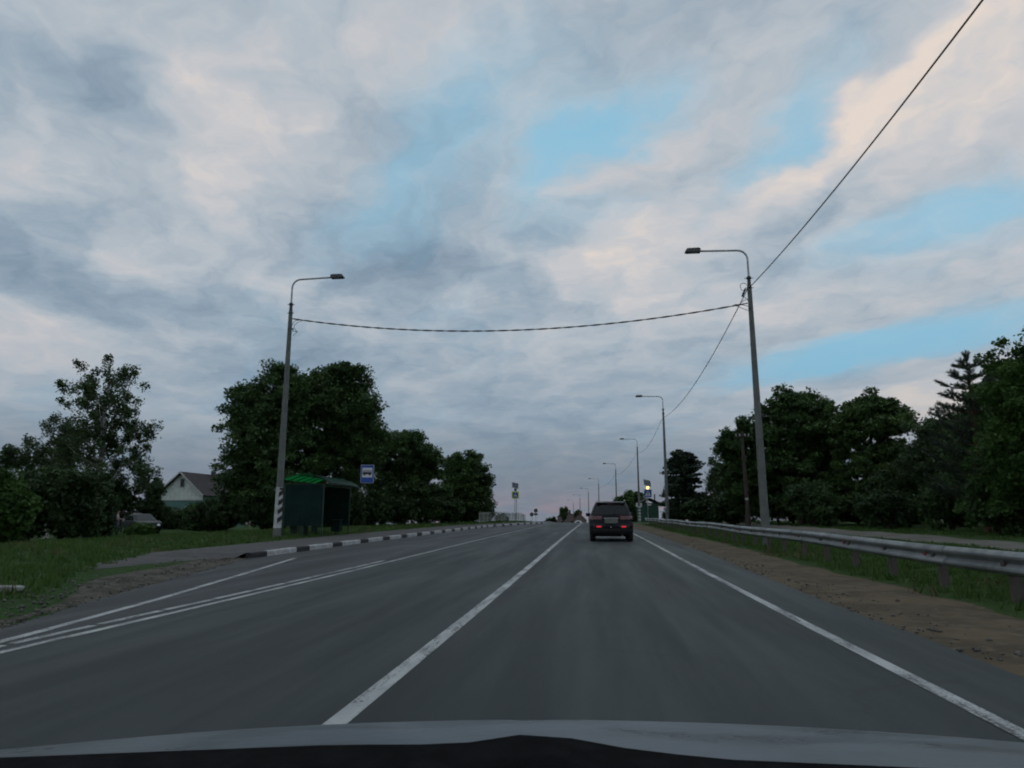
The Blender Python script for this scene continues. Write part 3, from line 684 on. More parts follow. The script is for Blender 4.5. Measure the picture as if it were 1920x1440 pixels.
# ================================================================== pedestrian crossing signs with solar panels
M_solar = pm('solar_cells', (.035, .04, .055), (.025, .03, .045), 8, .25)
M_amber = emit_mat('amber_light_lit', (1.0, .52, .10), 6.0)
M_amberoff = pm('amber_light_off', (.10, .075, .03), (.08, .06, .02), 8, .3)
def crossing(x, y, size, border, lit, rz, label):
    z = gz(x, y); o = empty('crossing_sign', (x, y, z), rz, label, 'sign', 'pedestrian crossing signs')
    MB().tube([(-.06, 0, -.3), (-.06, 0, 4.3)], .035, 8).build('post', M_galv, o)
    if border: MB().tube([(.14, .02, -.3), (.14, .02, 4.2)], .04, 8).build('post', M_galv, o)
    s = size; cz = 3.35; half = s / 2; base = 0
    if border: MB().box((0, -.05, cz), (s * 1.36, .015, s * 1.36)).build('yellow_border', M_yellow, o); base = -.01
    pl = MB().box((0, -.055 + base, cz), (s, .015, s)).build('sign_plate', M_signwhite if not border else M_signblue, o)
    MB().box((0, -.065 + base, cz), (s * .94, .006, s * .94)).build('blue_field', M_signblue, o)
    MB().prism([(-.4 * s, cz - .33 * s), (.4 * s, cz - .33 * s), (0, cz + .38 * s)], .005, 'Y', -.074 + base).build('white_triangle', M_signwhite, o)
    mb = MB(); yb = -.08 + base; Q = lambda a: [(px * s, cz + pz * s) for px, pz in a]
    mb.prism(Q([(.03 * math.cos(R(a)), .19 + .035 * math.sin(R(a))) for a in range(0, 360, 45)]), .004, 'Y', yb)
    mb.prism(Q([(-.04, .15), (.04, .15), (.045, -.03), (-.045, -.03)]), .004, 'Y', yb)
    mb.prism(Q([(-.045, -.03), (.0, -.03), (-.09, -.27), (-.14, -.27)]), .004, 'Y', yb - .0005)
    mb.prism(Q([(.0, -.03), (.045, -.03), (.12, -.26), (.07, -.27)]), .004, 'Y', yb - .001)
    mb.prism(Q([(-.04, .14), (-.12, .0), (-.1, -.01), (-.02, .1)]), .004, 'Y', yb - .0015)
    mb.prism(Q([(.04, .14), (.11, .02), (.09, .0), (.02, .1)]), .004, 'Y', yb - .002)
    for q in range(5): mb.prism(Q([(-.34 + q * .145, -.315), (-.25 + q * .145, -.315), (-.26 + q * .145, -.285), (-.33 + q * .145, -.285)]), .004, 'Y', yb)
    mb.build('walker_pictogram', M_signblack, o)
    lz = cz + half * (1.36 if border else 1) + .2
    MB().tube([(0, -.03, lz), (0, -.13, lz)], .16 if not lit else .17, 16).build('beacon_case', M_darksteel, o)
    mb = MB(); mb.tube([(0, -.131, lz), (0, -.155, lz), (0, -.17, lz)], [.145, .12, .05], 16); mb.build('beacon_lens', M_amber if lit else M_amberoff, o, smooth=True)
    pz_ = lz + .55
    MB().tube([(-.06, 0, 4.0), (-.06, .05, pz_)], .025, 6).build('mast', M_galv, o)
    p_ = MB().box((0, 0, 0), (.80, 1.0, .03)).build('solar_panel', M_solar, o, (-.02, .1, pz_)); p_.rotation_euler = (R(42), R(12), R(14))
    fr = MB()
    for a_, b_ in (((-.41, 0), (.02, 1.04)), ((.41, 0), (.02, 1.04)), ((0, -.51), (.84, .02)), ((0, .51), (.84, .02))): fr.box((*a_, 0), (*b_, .04))
    fr.build('panel_frame', M_galv, p_)
    return o
crossing(6.1, 80, .86, False, True, R(-2), 'pedestrian crossing sign with glowing amber beacon behind the guardrail')
crossing(-9.75, 88, .66, True, False, R(4), 'pedestrian crossing sign with yellow-green border on the left pavement')

# ------------------------------------------------------------------ pedestrian railing on the left
pr_ = empty('pedestrian_railing', (-11.2, 90, 0), 0, 'pale metal pedestrian railing behind the left pavement', 'railing')
M_railing = pm('railing_paint', (.34, .36, .33), (.25, .265, .24), 3, .6, c3=(.15, .13, .1), s3=14)
bar = MB().box((0, 0, .56), (.025, .025, .86)).mesh('bar'); bar.materials.append(M_railing)
pst = MB().box((0, 0, .56), (.07, .07, 1.2)).mesh('post'); pst.materials.append(M_railing)
rx = lambda y: float(np.interp(y, [72, 95, 110], [-11.7, -11.3, -10.6]))
for i, yy in enumerate(np.arange(72, 110.1, .32)):
    x = rx(yy); z = gz(x, yy) + .05
    link('post' if i % 8 == 0 else 'bar', pst if i % 8 == 0 else bar, None, pr_, (x + 11.2, yy - 90, z))
for zz in (.14, 1.02):
    pts = [(rx(a) + 11.2, a - 90, gz(rx(a), a) + .05 + zz) for a in np.arange(72, 110.1, 2)]
    MB().tube(pts, .028, 6).build('handrail' if zz > 1 else 'bottom_rail', M_railing, pr_)

# small far signs by the crest
for x_, y_, hh_, lab in ((-10.3, 118, 1.7, 'small dark far road sign, left one of a pair by the crest'), (-9.7, 119, 2.4, 'taller dark far road sign, right one of a pair by the crest')):
    z = gz(x_, y_); o = empty('road_sign', (x_, y_, z), 0, lab, 'sign', 'far signs by the crest')
    MB().tube([(0, 0, -.2), (0, 0, hh_)], .04, 6).build('post', M_galv, o)
    MB().tube([(0, -.03, hh_ - .3), (0, -.05, hh_ - .3)], .34, 16).build('sign_plate', M_darksteel, o)
    if hh_ > 2: MB().box((0, -.04, hh_ - .9), (.6, .02, .35)).build('lower_plate', M_darksteel, o)

# ================================================================== cars, built from horizontal slices
M_tyre = pm('tyre_rubber', (.018, .018, .019), (.028, .027, .026), 8, .85)
M_rim = pm('wheel_rim', (.25, .26, .27), (.18, .185, .19), 6, .35, metal=.8)
M_glass = pm('car_glass', (.006, .008, .010), (.009, .011, .013), 2, .08, spec=.35)
M_plastic = pm('black_plastic', (.016, .017, .018), (.024, .024, .025), 8, .65)
M_under = pm('underbody', (.008, .008, .008), (.012, .012, .012), 8, .9)
M_plate = pm('plate', (.17, .165, .145), (.14, .135, .12), 4, .5)
M_chrome = pm('chrome', (.55, .57, .58), (.45, .46, .47), 6, .18, metal=1.0)
M_tail = pm('tail_lamp_red', (.10, .007, .012), (.07, .005, .008), 4, .15, coat=.6)
M_fog = emit_mat('rear_light_lit', (1.0, .035, .065), .36)
class Car:
    """z -> plan outline (rounded rectangle). rear at y=0, front towards +y"""
    def __init__(s, zs, rear, front, half, rc): s.zs, s.rear, s.front, s.half, s.rc = zs, rear, front, half, rc
    def pt(s, z, u, push=0.0):
        r, f, w, c = (float(np.interp(z, s.zs, a)) for a in (s.rear, s.front, s.half, s.rc))
        r -= push; f += push; w += push
        c = min(c, w * .9, (f - r) * .45)
        # outline from rear centre (u=0) round the right side to the front centre (u=1)
        segs = [w - c, c * math.pi / 2, (f - r) - 2 * c, c * math.pi / 2, w - c]
        brk = [0, .2, .4, .6, .8, 1.0]
        k = min(int(u / .2), 4); t_ = (u - brk[k]) / .2
        bow = .06 * w
        if k == 0: x = (w - c) * t_; return (x, r - bow * (1 - (x / w) ** 2) + bow * .3, z)
        if k == 1: a = R(90) * t_; return (w - c + c * math.sin(a), r + c - c * math.cos(a) - bow * (1 - ((w - c + c * math.sin(a)) / w) ** 2) * (1 - t_) + bow * .3 * (1 - t_), z)
        if k == 2: return (w, r + c + (f - r - 2 * c) * t_, z)
        if k == 3: a = R(90) * t_; return (w - c + c * math.cos(a), f - c + c * math.sin(a), z)
        return ((w - c) * (1 - t_), f, z)
    def body(s, zlist, m, name='body', parent=None, nu=40):
        v = []; f = []; us = [i / nu for i in range(nu + 1)]
        ring = 2 * nu
        for z in zlist:
            R_ = [s.pt(z, u) for u in us]; Lh = [(-x, y, zz) for x, y, zz in R_[1:-1]][::-1]
            v += R_ + Lh
        for i in range(len(zlist) - 1):
            for j in range(ring): f.append((i * ring + j, i * ring + (j + 1) % ring, (i + 1) * ring + (j + 1) % ring, (i + 1) * ring + j))
        f.append(tuple(range(ring - 1, -1, -1))); f.append(tuple((len(zlist) - 1) * ring + j for j in range(ring)))
        return MB().add(v, f).build(name, m, parent, smooth=True)
    def patch(s, name, m, parent, z0, z1, u0, u1, push=.006, mirror=False, nz=8, nu=14, both=False, taper=0.0):
        """a piece of skin lying just proud of the body: z range, u range; taper narrows it upwards"""
        v = []; f = []
        ulist = [u0 + (u1 - u0) * i / nu for i in range(nu + 1)]
        for k in range(nz + 1):
            z = z0 + (z1 - z0) * k / nz
            row = [s.pt(z, min(max(u, 0), 1), push) for u in ulist]
            if both: row = [(-x, y, zz) for x, y, zz in row[::-1]] + row[1:] if u0 == 0 else row
            if mirror: row = [(-x, y, zz) for x, y, zz in row]
            v += row
        n = len(row)
        for k in range(nz):
            for j in range(n - 1): f.append((k * n + j, k * n + j + 1, (k + 1) * n + j + 1, (k + 1) * n + j))
        return MB().add(v, f).build(name, m, parent, smooth=True)
def wheel(parent, x, y, r, w, side):
    o = MB().tube([(-w / 2, 0, 0), (-w / 2 + .03, 0, 0), (w / 2 - .03, 0, 0), (w / 2, 0, 0)], [r - .04, r, r, r - .04], 24).build('wheel', M_tyre, parent, (x, y, r), smooth=True)
    MB().tube([(side * (w / 2 + .002), 0, 0), (side * (w / 2 + .012), 0, 0)], [r * .66, r * .6], 18).build('rim', M_rim, o)
    return o

# ------------------------------------------------------------------ black SUV ahead
M_suv = pm('suv_paint', (.008, .0095, .011), (.006, .007, .008), 3, .42, spec=.16, coat=.03)
sy = 29.6
suv = empty('suv', (.72, sy, float(g(sy + .5)) + .004), R(-.6), 'black SUV with white-rimmed roof rails driving ahead in our lane', 'car')
zs_ = [.24, .34, .45, .62, .70, .80, .95, 1.02, 1.08, 1.30, 1.52, 1.60, 1.645, 1.665]
cs = Car(zs_, [.22, .10, .03, .0, .03, .09, .12, .14, .17, .30, .44, .56, .85, 1.1],
         [4.15, 4.32, 4.38, 4.40, 4.39, 4.36, 4.20, 3.75, 3.30, 2.85, 2.35, 2.15, 1.95, 1.8],
         [.80, .87, .90, .91, .905, .905, .905, .895, .865, .775, .685, .645, .58, .45],
         [.30, .30, .28, .26, .26, .26, .30, .32, .32, .30, .28, .28, .28, .25])
cs.body([.24, .29, .34, .40, .46, .54, .62, .66, .70, .75, .80, .88, .95, 1.0, 1.04, 1.08, 1.15, 1.22, 1.30, 1.38, 1.46, 1.52, 1.57, 1.60, 1.625, 1.645, 1.657, 1.665], M_suv, 'body', suv)
cs.patch('rear_window', M_glass, suv, 1.10, 1.50, 0, .26, .008, both=True)
cs.patch('side_window', M_glass, suv, 1.10, 1.48, .42, .60, .006); cs.patch('side_window', M_glass, suv, 1.10, 1.48, .42, .60, .006, mirror=True)
for mi in (False, True):
    o = cs.patch('tail_lamp', M_tail, suv, .90, 1.045, .125, .34, .012, mirror=mi)
    cs.patch('fog_lamp', M_fog, suv, .575, .635, .125, .185, .010, mirror=mi, nz=3)
    cs.patch('reflector_housing', M_plastic, suv, .545, .66, .10, .25, .006, mirror=mi, nz=3)
cs.patch('bumper', M_plastic, suv, .28, .53, 0, .36, .010, both=True)
cs.patch('tailgate_trim', M_plastic, suv, .665, .69, 0, .26, .012, both=True, nz=2)
MB().box((0, -.075, .845), (.54, .02, .20)).build('number_plate', M_plate, suv)
MB().box((0, -.055, .955), (.62, .03, .035)).build('plate_trim', M_chrome, suv)
MB().box((-.02, -.062, .60), (.045, .012, .06)).build('badge', M_chrome, suv)
for mi in (-1, 1):
    MB().tube([(mi * .60, .75, 1.66), (mi * .60, .95, 1.70), (mi * .61, 1.7, 1.72), (mi * .60, 2.35, 1.66)], .018, 8).build('roof_rail', M_chrome, suv, smooth=True)
    MB().box((mi * 1.0, 3.0, 1.10), (.2, .12, .15)).build('mirror', M_suv, suv)
    MB().box((mi * .93, 3.02, 1.05), (.1, .05, .04)).build('mirror_arm', M_plastic, suv)
    for yy in (.82, 3.45): wheel(suv, mi * .79, yy, .345, .225, mi)
sp = MB(); sp.prism([(-.62, 1.555), (.62, 1.555), (.60, 1.60), (-.60, 1.60)], .26, 'Y', .36); bevel(sp.build('spoiler', M_suv, suv), .02)
MB().box((0, .36, 1.535), (.3, .01, .02)).build('brake_light', M_tail, suv)
MB().tube([(0, .12, 1.10), (.28, .165, 1.13), (.42, .19, 1.18)], .012, 6).build('wiper', M_plastic, suv)
MB().box((0, 2.1, .26), (1.3, 3.6, .1)).build('underbody', M_under, suv)
MB().tube([(.45, .0, .24), (.45, .5, .25)], .035, 10).build('exhaust', M_rim, suv)
MB().tube([(-.5, .82, .33), (.5, .82, .33)], .05, 8).build('axle', M_under, suv)
MB().tube([(.28, .75, 1.655), (.28, .68, 1.73)], .008, 6).build('antenna', M_plastic, suv)

# ------------------------------------------------------------------ far and parked cars
def small_car(x, y, rz, m, label, name='parked_car', h=1.46):
    o = empty(name, (x, y, gz(x, y) + .01), rz, label, 'car')
    z2 = [.2, .32, .5, .66, .82, .9, .96, 1.2, 1.36, 1.42, 1.45]; 
    cc_ = Car(z2, [.15, .04, 0, .02, .06, .1, .35, .55, .8, .95, 1.1], [3.85, 4.0, 4.05, 4.03, 3.95, 3.6, 3.0, 2.55, 2.25, 2.1, 1.9], [.74, .81, .84, .84, .83, .82, .79, .69, .62, .56, .42], [.3, .3, .3, .3, .3, .3, .3, .28, .28, .28, .22])
    cc_.body([.2, .26, .32, .41, .5, .58, .66, .74, .82, .87, .9, .93, .96, 1.04, 1.12, 1.2, 1.28, 1.36, 1.4, 1.43, 1.45], m, 'body', o, 24)
    for mi in (False, True):
        cc_.patch('side_window', M_glass, o, .98, 1.32, .42, .60, .006, mirror=mi)
        cc_.patch('headlight', M_chrome, o, .60, .74, .70, .85, .008, mirror=mi)
        cc_.patch('tail_lamp', M_tail, o, .60, .78, .15, .32, .008, mirror=mi)
        for yy in (.75, 3.2): wheel(o, (-1 if mi else 1) * .74, yy, .29, .18, -1 if mi else 1)
    cc_.patch('rear_window', M_glass, o, .99, 1.32, 0, .22, .008, both=True)
    v = []
    cc_.patch('windscreen', M_glass, o, .98, 1.33, .76, 1.0, .008); cc_.patch('windscreen', M_glass, o, .98, 1.33, .76, 1.0, .008, mirror=True)
    MB().box((0, 4.075, .46), (.52, .015, .12)).build('number_plate', M_signwhite, o)
    MB().box((0, -.055, .52), (.52, .015, .12)).build('number_plate', M_signwhite, o)
    return o
M_teal = pm('teal_paint', (.006, .014, .016), (.005, .012, .013), 3, .4, spec=.25)
M_wcar = pm('white_car_paint', (.6, .6, .6), (.5, .5, .5), 3, .3)
small_car(-34.5, 49.6, R(-128), M_teal, 'dark teal parked car half hidden in the garden by the birch')
small_car(-3.55, 163, 0, M_wcar, 'tiny white car beyond the crest of the road', 'far_car')

# ------------------------------------------------------------------ the car we sit in: bonnet and dashboard
M_hood = pm('own_paint', (.17, .195, .215), (.155, .18, .20), 1.2, .34, metal=.4, coat=.3)
own = empty('own_car', (.15, -.6, 0), 0, 'grey-blue car bonnet and black dashboard at the bottom of the view', 'car')
OX, OY = .15, -.6
def crest(x):
    y = 1.3 - .36 * (abs(x) / .88) ** 2.3; l = (x + OX) / y
    return y, 1.15 + y * (-.2669 + .0191 * l - .0721 * l * l)
def dashz(x): return float(np.interp(x + OX, [-.9, -.54, -.22, -.12, -.05, .03, .1, .32, .9], [.908, .936, .958, .9615, .9735, .9625, .958, .957, .946]))
v = []; f = []; nxh, nyh = 48, 24
for j in range(nxh + 1):
    x_ = -.88 + 1.76 * j / nxh; cy, cz_ = crest(x_); zb = dashz(x_) - .012
    cr_ = .006 * math.exp(-((abs(x_) - .42) / .035) ** 2)
    for i in range(nyh + 1):
        t_ = i / 16
        if t_ <= 1: y_ = .63 + (cy - .63) * t_; z_ = zb + (cz_ - zb) * t_ + .004 * 4 * t_ * (1 - t_)
        else: u_ = (t_ - 1) / .5; y_ = cy + (1.9 - cy) * (1 - (1 - u_) ** 1.6) ; z_ = cz_ - .33 * u_ - .12 * u_ ** 2
        v.append((x_, y_ - OY, z_))
for j in range(nxh):
    for i in range(nyh): a = j * (nyh + 1) + i; f.append((a, a + 1, a + nyh + 2, a + nyh + 1))
o = MB().add(v, f).build('bonnet', M_hood, own, smooth=True); sb_ = o.modifiers.new('smooth', 'SUBSURF'); sb_.levels = 1; sb_.render_levels = 1
for mi in (-1, 1):
    mb = MB(); vs = []; fs = []
    for i in range(13):
        y_ = .5 + 1.38 * i / 12; zt = float(np.interp(y_, [.5, .63, .9, 1.5, 1.9], [.90, .89, .845, .70, .45])) - .012
        for x_, z_ in ((.87, zt), (.895, zt - .05), (.91, zt - .2), (.90, .35)): vs.append((mi * x_, y_ - OY, z_))
    for i in range(12):
        for j in range(3): fs.append((i * 4 + j, i * 4 + j + 1, i * 4 + j + 5, i * 4 + j + 4))
    o = mb.add(vs, fs).build('wing', M_hood, own, smooth=True); sm = o.modifiers.new('thickness', 'SOLIDIFY'); sm.thickness = .008
    wheel(own, mi * .78, 1.25 - OY, .31, .2, mi)
MB().box((0, 1.85 - OY, .42), (1.66, .12, .26)).build('front_bumper', M_hood, own)
# dashboard top with the instrument hump, and the cowl under the windscreen
M_dash = pm('dash_plastic', (.004, .004, .0045), (.006, .006, .0065), 14, .95, spec=.05, bump=.2, bscale=300)
v = []; f = []
for i in range(9):
    y_ = .16 + .46 * i / 8
    for j in range(41):
        x_ = -.86 + 1.72 * j / 40
        z_ = dashz(x_) - .045 * (1 - (i / 8) ** .7)
        v.append((x_, y_ - OY, z_))
for i in range(8):
    for j in range(40): a = i * 41 + j; f.append((a, a + 1, a + 42, a + 41))
o = MB().add(v, f).build('dashboard', M_dash, own, smooth=True); sm = o.modifiers.new('thickness', 'SOLIDIFY'); sm.thickness = .05; sm.offset = -1

# ================================================================== people in the garden
M_skin = pm('skin', (.42, .27, .20), (.36, .22, .16), 6, .55)
M_hair = pm('hair', (.025, .018, .014), (.04, .028, .02), 20, .6)
M_pink = pm('pink_top', (.55, .44, .46), (.46, .36, .38), 5, .85)
M_jeans = pm('blue_jeans', (.06, .085, .13), (.045, .065, .10), 8, .9)
M_jacket = pm('dark_jacket', (.02, .022, .028), (.03, .03, .036), 6, .85)
M_shoe = pm('shoe', (.05, .05, .05), (.03, .03, .03), 8, .7)
def person(x, y, rz, top, label, reach=False):
    o = empty('person', (x, y, gz(x, y)), rz, label, 'person')
    bm = bmesh.new(); sk = bm.verts.layers.skin.verify()
    P = {}; 
    def V(n_, c_, r_, par=None):
        q = bm.verts.new(c_); q[sk].radius = (r_, r_) if isinstance(r_, float) else r_; P[n_] = q
        if par: bm.edges.new((P[par], q))
    V('pel', (0, 0, .95), (.165, .115)); P['pel'][sk].use_root = True
    V('wst', (0, .01, 1.12), (.14, .10), 'pel'); V('che', (0, .01, 1.32), (.175, .115), 'wst'); V('nck', (0, 0, 1.47), .06, 'che'); V('nk2', (0, .01, 1.53), .055, 'nck')
    V('hd1', (0, .02, 1.60), (.07, .085), 'nk2'); V('hd2', (0, .015, 1.70), (.075, .09), 'hd1')
    hands = []
    for s_, n_ in ((-1, 'l'), (1, 'r')):
        V('sh' + n_, (s_ * .17, 0, 1.42), .062, 'che')
        e, h = ((s_ * .24, .06, 1.17), (s_ * .20, .30, 1.08)) if (reach and s_ > 0) else ((s_ * .24, -.02, 1.16), (s_ * .25, .05, .93))
        V('el' + n_, e, .042, 'sh' + n_); V('wr' + n_, h, .028, 'el' + n_); hands.append((Vector(h), (Vector(h) - Vector(e)).normalized(), s_))
        V('hp' + n_, (s_ * .095, 0, .88), .095, 'pel'); V('kn' + n_, (s_ * .10, .03 if s_ > 0 else -.01, .50), .062, 'hp' + n_); V('an' + n_, (s_ * .10, -.02 if s_ > 0 else -.05, .09), .042, 'kn' + n_); V('to' + n_, (s_ * .115, .13, .035), .035, 'an' + n_)
    me = bpy.data.meshes.new('body'); bm.to_mesh(me); bm.free()
    tmp = bpy.data.objects.new('tmp', me); C.objects.link(tmp); tmp.modifiers.new('s', 'SKIN'); sb_ = tmp.modifiers.new('ss', 'SUBSURF'); sb_.levels = 2
    dg = bpy.context.evaluated_depsgraph_get(); ev = bpy.data.meshes.new_from_object(tmp.evaluated_get(dg)); bpy.data.objects.remove(tmp)
    ev.name = 'body'; bm = bmesh.new(); bm.from_mesh(ev)
    for h, d, s_ in hands:      # palm and five fingers
        sd_ = d.cross(Vector((0, 1, 0))).normalized() if abs(d.y) < .9 else Vector((1, 0, 0))
        fw = sd_.cross(d).normalized()
        mb = MB(); mb.tube([h, h + d * .05, h + d * .09], [.026, .034, .030], 8)
        for q, (off, ln) in enumerate(((-.027, .06), (-.009, .075), (.009, .08), (.027, .068))):
            b0 = h + d * .085 + fw * off; mb.tube([b0, b0 + d * ln * .55, b0 + d * ln + sd_ * .02 * s_], [.0085, .008, .006], 5)
        b0 = h + d * .03 + fw * .03; mb.tube([b0, b0 + d * .03 + fw * .025, b0 + d * .06 + fw * .03], [.01, .009, .007], 5)
        vv = [bm.verts.new(p_) for p_ in mb.v]
        for f_ in mb.f: bm.faces.new([vv[i_] for i_ in f_])
    bm.to_mesh(ev); bm.free()
    for m in (M_skin, top, M_jeans, M_shoe): ev.materials.append(m)
    for pl_ in ev.polygons:
        c_ = pl_.center
        hand = min((c_ - h).dot(d) if (c_ - h).length < .25 else -1 for h, d, s_ in hands) if False else max(((c_ - h).dot(d) if (c_ - h).length < .22 else -1) for h, d, s_ in hands)
        pl_.material_index = 0 if (c_.z > 1.47 or hand > -.01) else 3 if c_.z < .085 else 2 if (c_.z < .98 and abs(c_.x) < .22) else 1
        pl_.use_smooth = True
    b_ = link('body', ev, None, o)
    hr = bmesh.new(); bmesh.ops.create_icosphere(hr, subdivisions=2, radius=1)
    for q in list(hr.verts):
        if q.co.y > .35 and q.co.z < .35: q.co.y = .3
        q.co = Vector((q.co.x * .088, q.co.y * .11 + .0, q.co.z * .10 + 1.71))
    hm = bpy.data.meshes.new('hair'); hr.to_mesh(hm); hr.free(); link('hair', hm, M_hair, o, smooth=True)
    mb = MB(); mb.box((-.032, .112, 1.675), (.022, .01, .012)).box((.032, .112, 1.675), (.022, .01, .012)); mb.build('eyes', M_hair, o)
    MB().box((0, .118, 1.645), (.022, .03, .04), taper=.5).build('nose', M_skin, o); MB().box((0, .104, 1.605), (.045, .01, .01)).build('mouth', M_pink, o)
    return o
person(-34.0, 47.2, R(-60), M_pink, 'person in a pale pink top and jeans beside the parked car', True)
person(-34.75, 47.6, R(-75), M_jacket, 'person in a dark jacket and jeans, left of the one in pink')

# ================================================================== house on the left
M_wallg = pm('pale_green_siding', (.68, .72, .68), (.58, .62, .58), 2, .8, c3=(.28, .33, .29), s3=8)
M_wallt = pm('teal_wall', (.10, .20, .18), (.08, .165, .15), 2, .8)
M_roof = pm('brown_roof', (.042, .032, .035), (.030, .024, .026), 2.5, .8, bump=.3, bscale=6)
M_trim = pm('trim_white', (.5, .5, .47), (.42, .42, .4), 4, .7)
M_pane = pm('window_pane', (.02, .03, .03), (.015, .022, .024), 2, .08)
M_brick = pm('chimney_brick', (.16, .08, .06), (.11, .06, .05), 7, .9)
hs = empty('house', (-46.6, 75, gz(-46.6, 76)), R(-2), 'small house with pale green gable and brown roof behind the trees', 'house')
w2, ln, ez, rz_ = 2.75, 9.5, 3.75, 6.15
def siding(x0, x1, z0, z1fn, y, m, name):
    z = z0; k = 0
    while True:
        z1 = z + .16; a, b_ = max(x0, -z1fn(z1)), min(x1, z1fn(z1))
        if b_ - a < .1 or z1 > rz_: break
        MB().prism([(a, z), (b_, z), (b_, z1 - .006), (a, z1 - .006)], .02, 'Y', y - .02 - .004 * (k % 2)).build(name, m, hs); z = z1; k += 1
MB().prism([(-w2, -.5), (w2, -.5), (w2, ez), (0, rz_ - .05), (-w2, ez)], ln, 'Y', 0).build('wall', M_wallt, hs)
siding(-w2 + .03, w2 - .03, 3.1, lambda z: w2 if z < ez else w2 * (rz_ - z) / (rz_ - ez), 0, M_wallg, 'siding_board')
MB().box((0, -.035, 3.08), (2 * w2, .06, .1)).build('belt_board', M_trim, hs)
for s_ in (-1, 1):
    mb = MB(); a = math.atan2(rz_ - ez, w2); L_ = math.hypot(w2, rz_ - ez) + .45
    o = mb.box((0, 0, 0), (L_, ln + .8, .09)).build('roof_slope', M_roof, hs, (s_ * (w2 / 2 + .16), ln / 2 - .1, (ez + rz_) / 2 - .06)); o.rotation_euler = (0, s_ * a, 0)
    o2 = MB().box((0, 0, 0), (L_, .03, .16)).build('bargeboard', M_trim, hs, (s_ * (w2 / 2 + .16), -.52, (ez + rz_) / 2 - .09)); o2.rotation_euler = (0, s_ * a, 0)
win = MB().box((.1, -.05, 5.0), (.58, .06, 1.0)).build('window', M_trim, hs)
MB().box((.1, -.085, 5.0), (.46, .02, .88)).build('pane', M_pane, win)
ch = MB().box((.35, 5.6, 6.3), (.42, .42, .7)).build('chimney', M_darksteel, hs)
MB().box((.35, 5.6, 7.0), (.8, .7, .05)).build('chimney_cowl', M_darksteel, ch); MB().box((.2, 5.6, 6.8), (.04, .04, .4)).build('cowl_leg', M_darksteel, ch); MB().box((.5, 5.6, 6.8), (.04, .04, .4)).build('cowl_leg', M_darksteel, ch)
MB().box((.25, 8.5, 6.4), (.4, .4, .7), taper=.3).build('roof_vent', M_brick, hs)
for x_ in (1.2,):
    win = MB().box((x_, -.03, 1.7), (1.1, .08, 1.4)).build('window', M_trim, hs); MB().box((x_, -.08, 1.7), (.92, .02, 1.2)).build('pane', M_pane, win)

# green plank fence and shed on the right, beyond the second lamp
M_gfence = pm('green_fence', (.014, .058, .038), (.010, .045, .03), 2.5, .7)
gs = empty('green_shed', (8.1, 104, gz(8.1, 104)), R(4), 'dark green shed with a chimney pipe beyond the guardrail', 'shed')
MB().box((0, 2, 1.3), (2.6, 4, 2.8)).build('wall', M_gfence, gs)
for k in range(13): MB().box((-1.22 + k * .203, -.015, 1.3), (.19, .03 + .006 * (k % 2), 2.78)).build('plank', M_gfence, gs)
for s_ in (-1, 1):
    o = MB().box((0, 0, 0), (1.75, 4.8, .08)).build('roof_slope', M_roof, gs, (s_ * .78, 2, 3.02)); o.rotation_euler = (0, s_ * R(24), 0)
MB().tube([(.95, 1, 2.6), (.95, 1, 4.0)], .1, 8).build('chimney_pipe', M_darksteel, gs)
win = MB().box((-.05, -.05, 2.45), (.6, .05, .3)).build('vent', M_trim, gs)

# far houses beyond the crest
def far_house(x, y, w, l, ez_, rz__, roof, wall, label):
    o = empty('far_house', (x, y, gz(x, y)), 0, label, 'house', 'houses beyond the crest')
    MB().prism([(-w / 2, -.5), (w / 2, -.5), (w / 2, ez_), (0, rz__ - .05), (-w / 2, ez_)], l, 'Y', 0).build('wall', wall, o)
    a = math.atan2(rz__ - ez_, w / 2); L_ = math.hypot(w / 2, rz__ - ez_) + .3
    for s_ in (-1, 1):
        q = MB().box((0, 0, 0), (L_, l + .6, .1)).build('roof_slope', roof, o, (s_ * (w / 4 + .1), l / 2, (ez_ + rz__) / 2)); q.rotation_euler = (0, s_ * a, 0)
    for x_ in (-w / 4, w / 4):
        q = MB().box((x_, -.03, ez_ * .55), (.9, .06, 1.1)).build('window', M_trim, o); MB().box((x_, -.07, ez_ * .55), (.75, .02, .95)).build('pane', M_pane, q)
    MB().box((w * .12, l * .5, rz__ + .2), (.6, .6, 1.0)).build('chimney', M_brick, o)
M_redroof = pm('red_roof', (.30, .10, .10), (.24, .085, .085), 3, .8)
M_plaster = pm('far_plaster', (.17, .14, .13), (.14, .11, .10), 3, .8)
far_house(-8.8, 236, 6.5, 8, 4.2, 5.6, M_roof, M_plaster, 'brownish low house beyond the crest, left of the red roof')
far_house(-4.4, 222, 4.2, 8, 2.6, 4.7, M_redroof, M_plaster, 'house with a red roof beyond the crest, left of the black car')

# weathered timber utility pole on the right
up = empty('utility_pole', (10.5, 50, gz(10.5, 50)), 0, 'brown timber utility pole among the right-hand trees', 'pole')
M_oldwood = pm('old_timber', (.060, .046, .036), (.035, .028, .023), 5, .9, bump=.4)
MB().tube([(.05, 0, -.4), (0, 0, 3.5), (-.05, 0, 6.7)], [.14, .125, .10], 12).build('pole', M_oldwood, up, smooth=True)
MB().box((-.05, -.12, 6.3), (1.0, .09, .09)).build('crossarm', M_oldwood, up)
for x_ in (-.45, -.2, .15, .4): MB().tube([(x_ - .02, -.12, 6.34), (x_ - .02, -.12, 6.5)], [.03, .045], 8).build('insulator', M_white, up)
MB().box((-.02, -.14, 2.0), (.2, .02, .14)).build('number_plate', M_white, up)
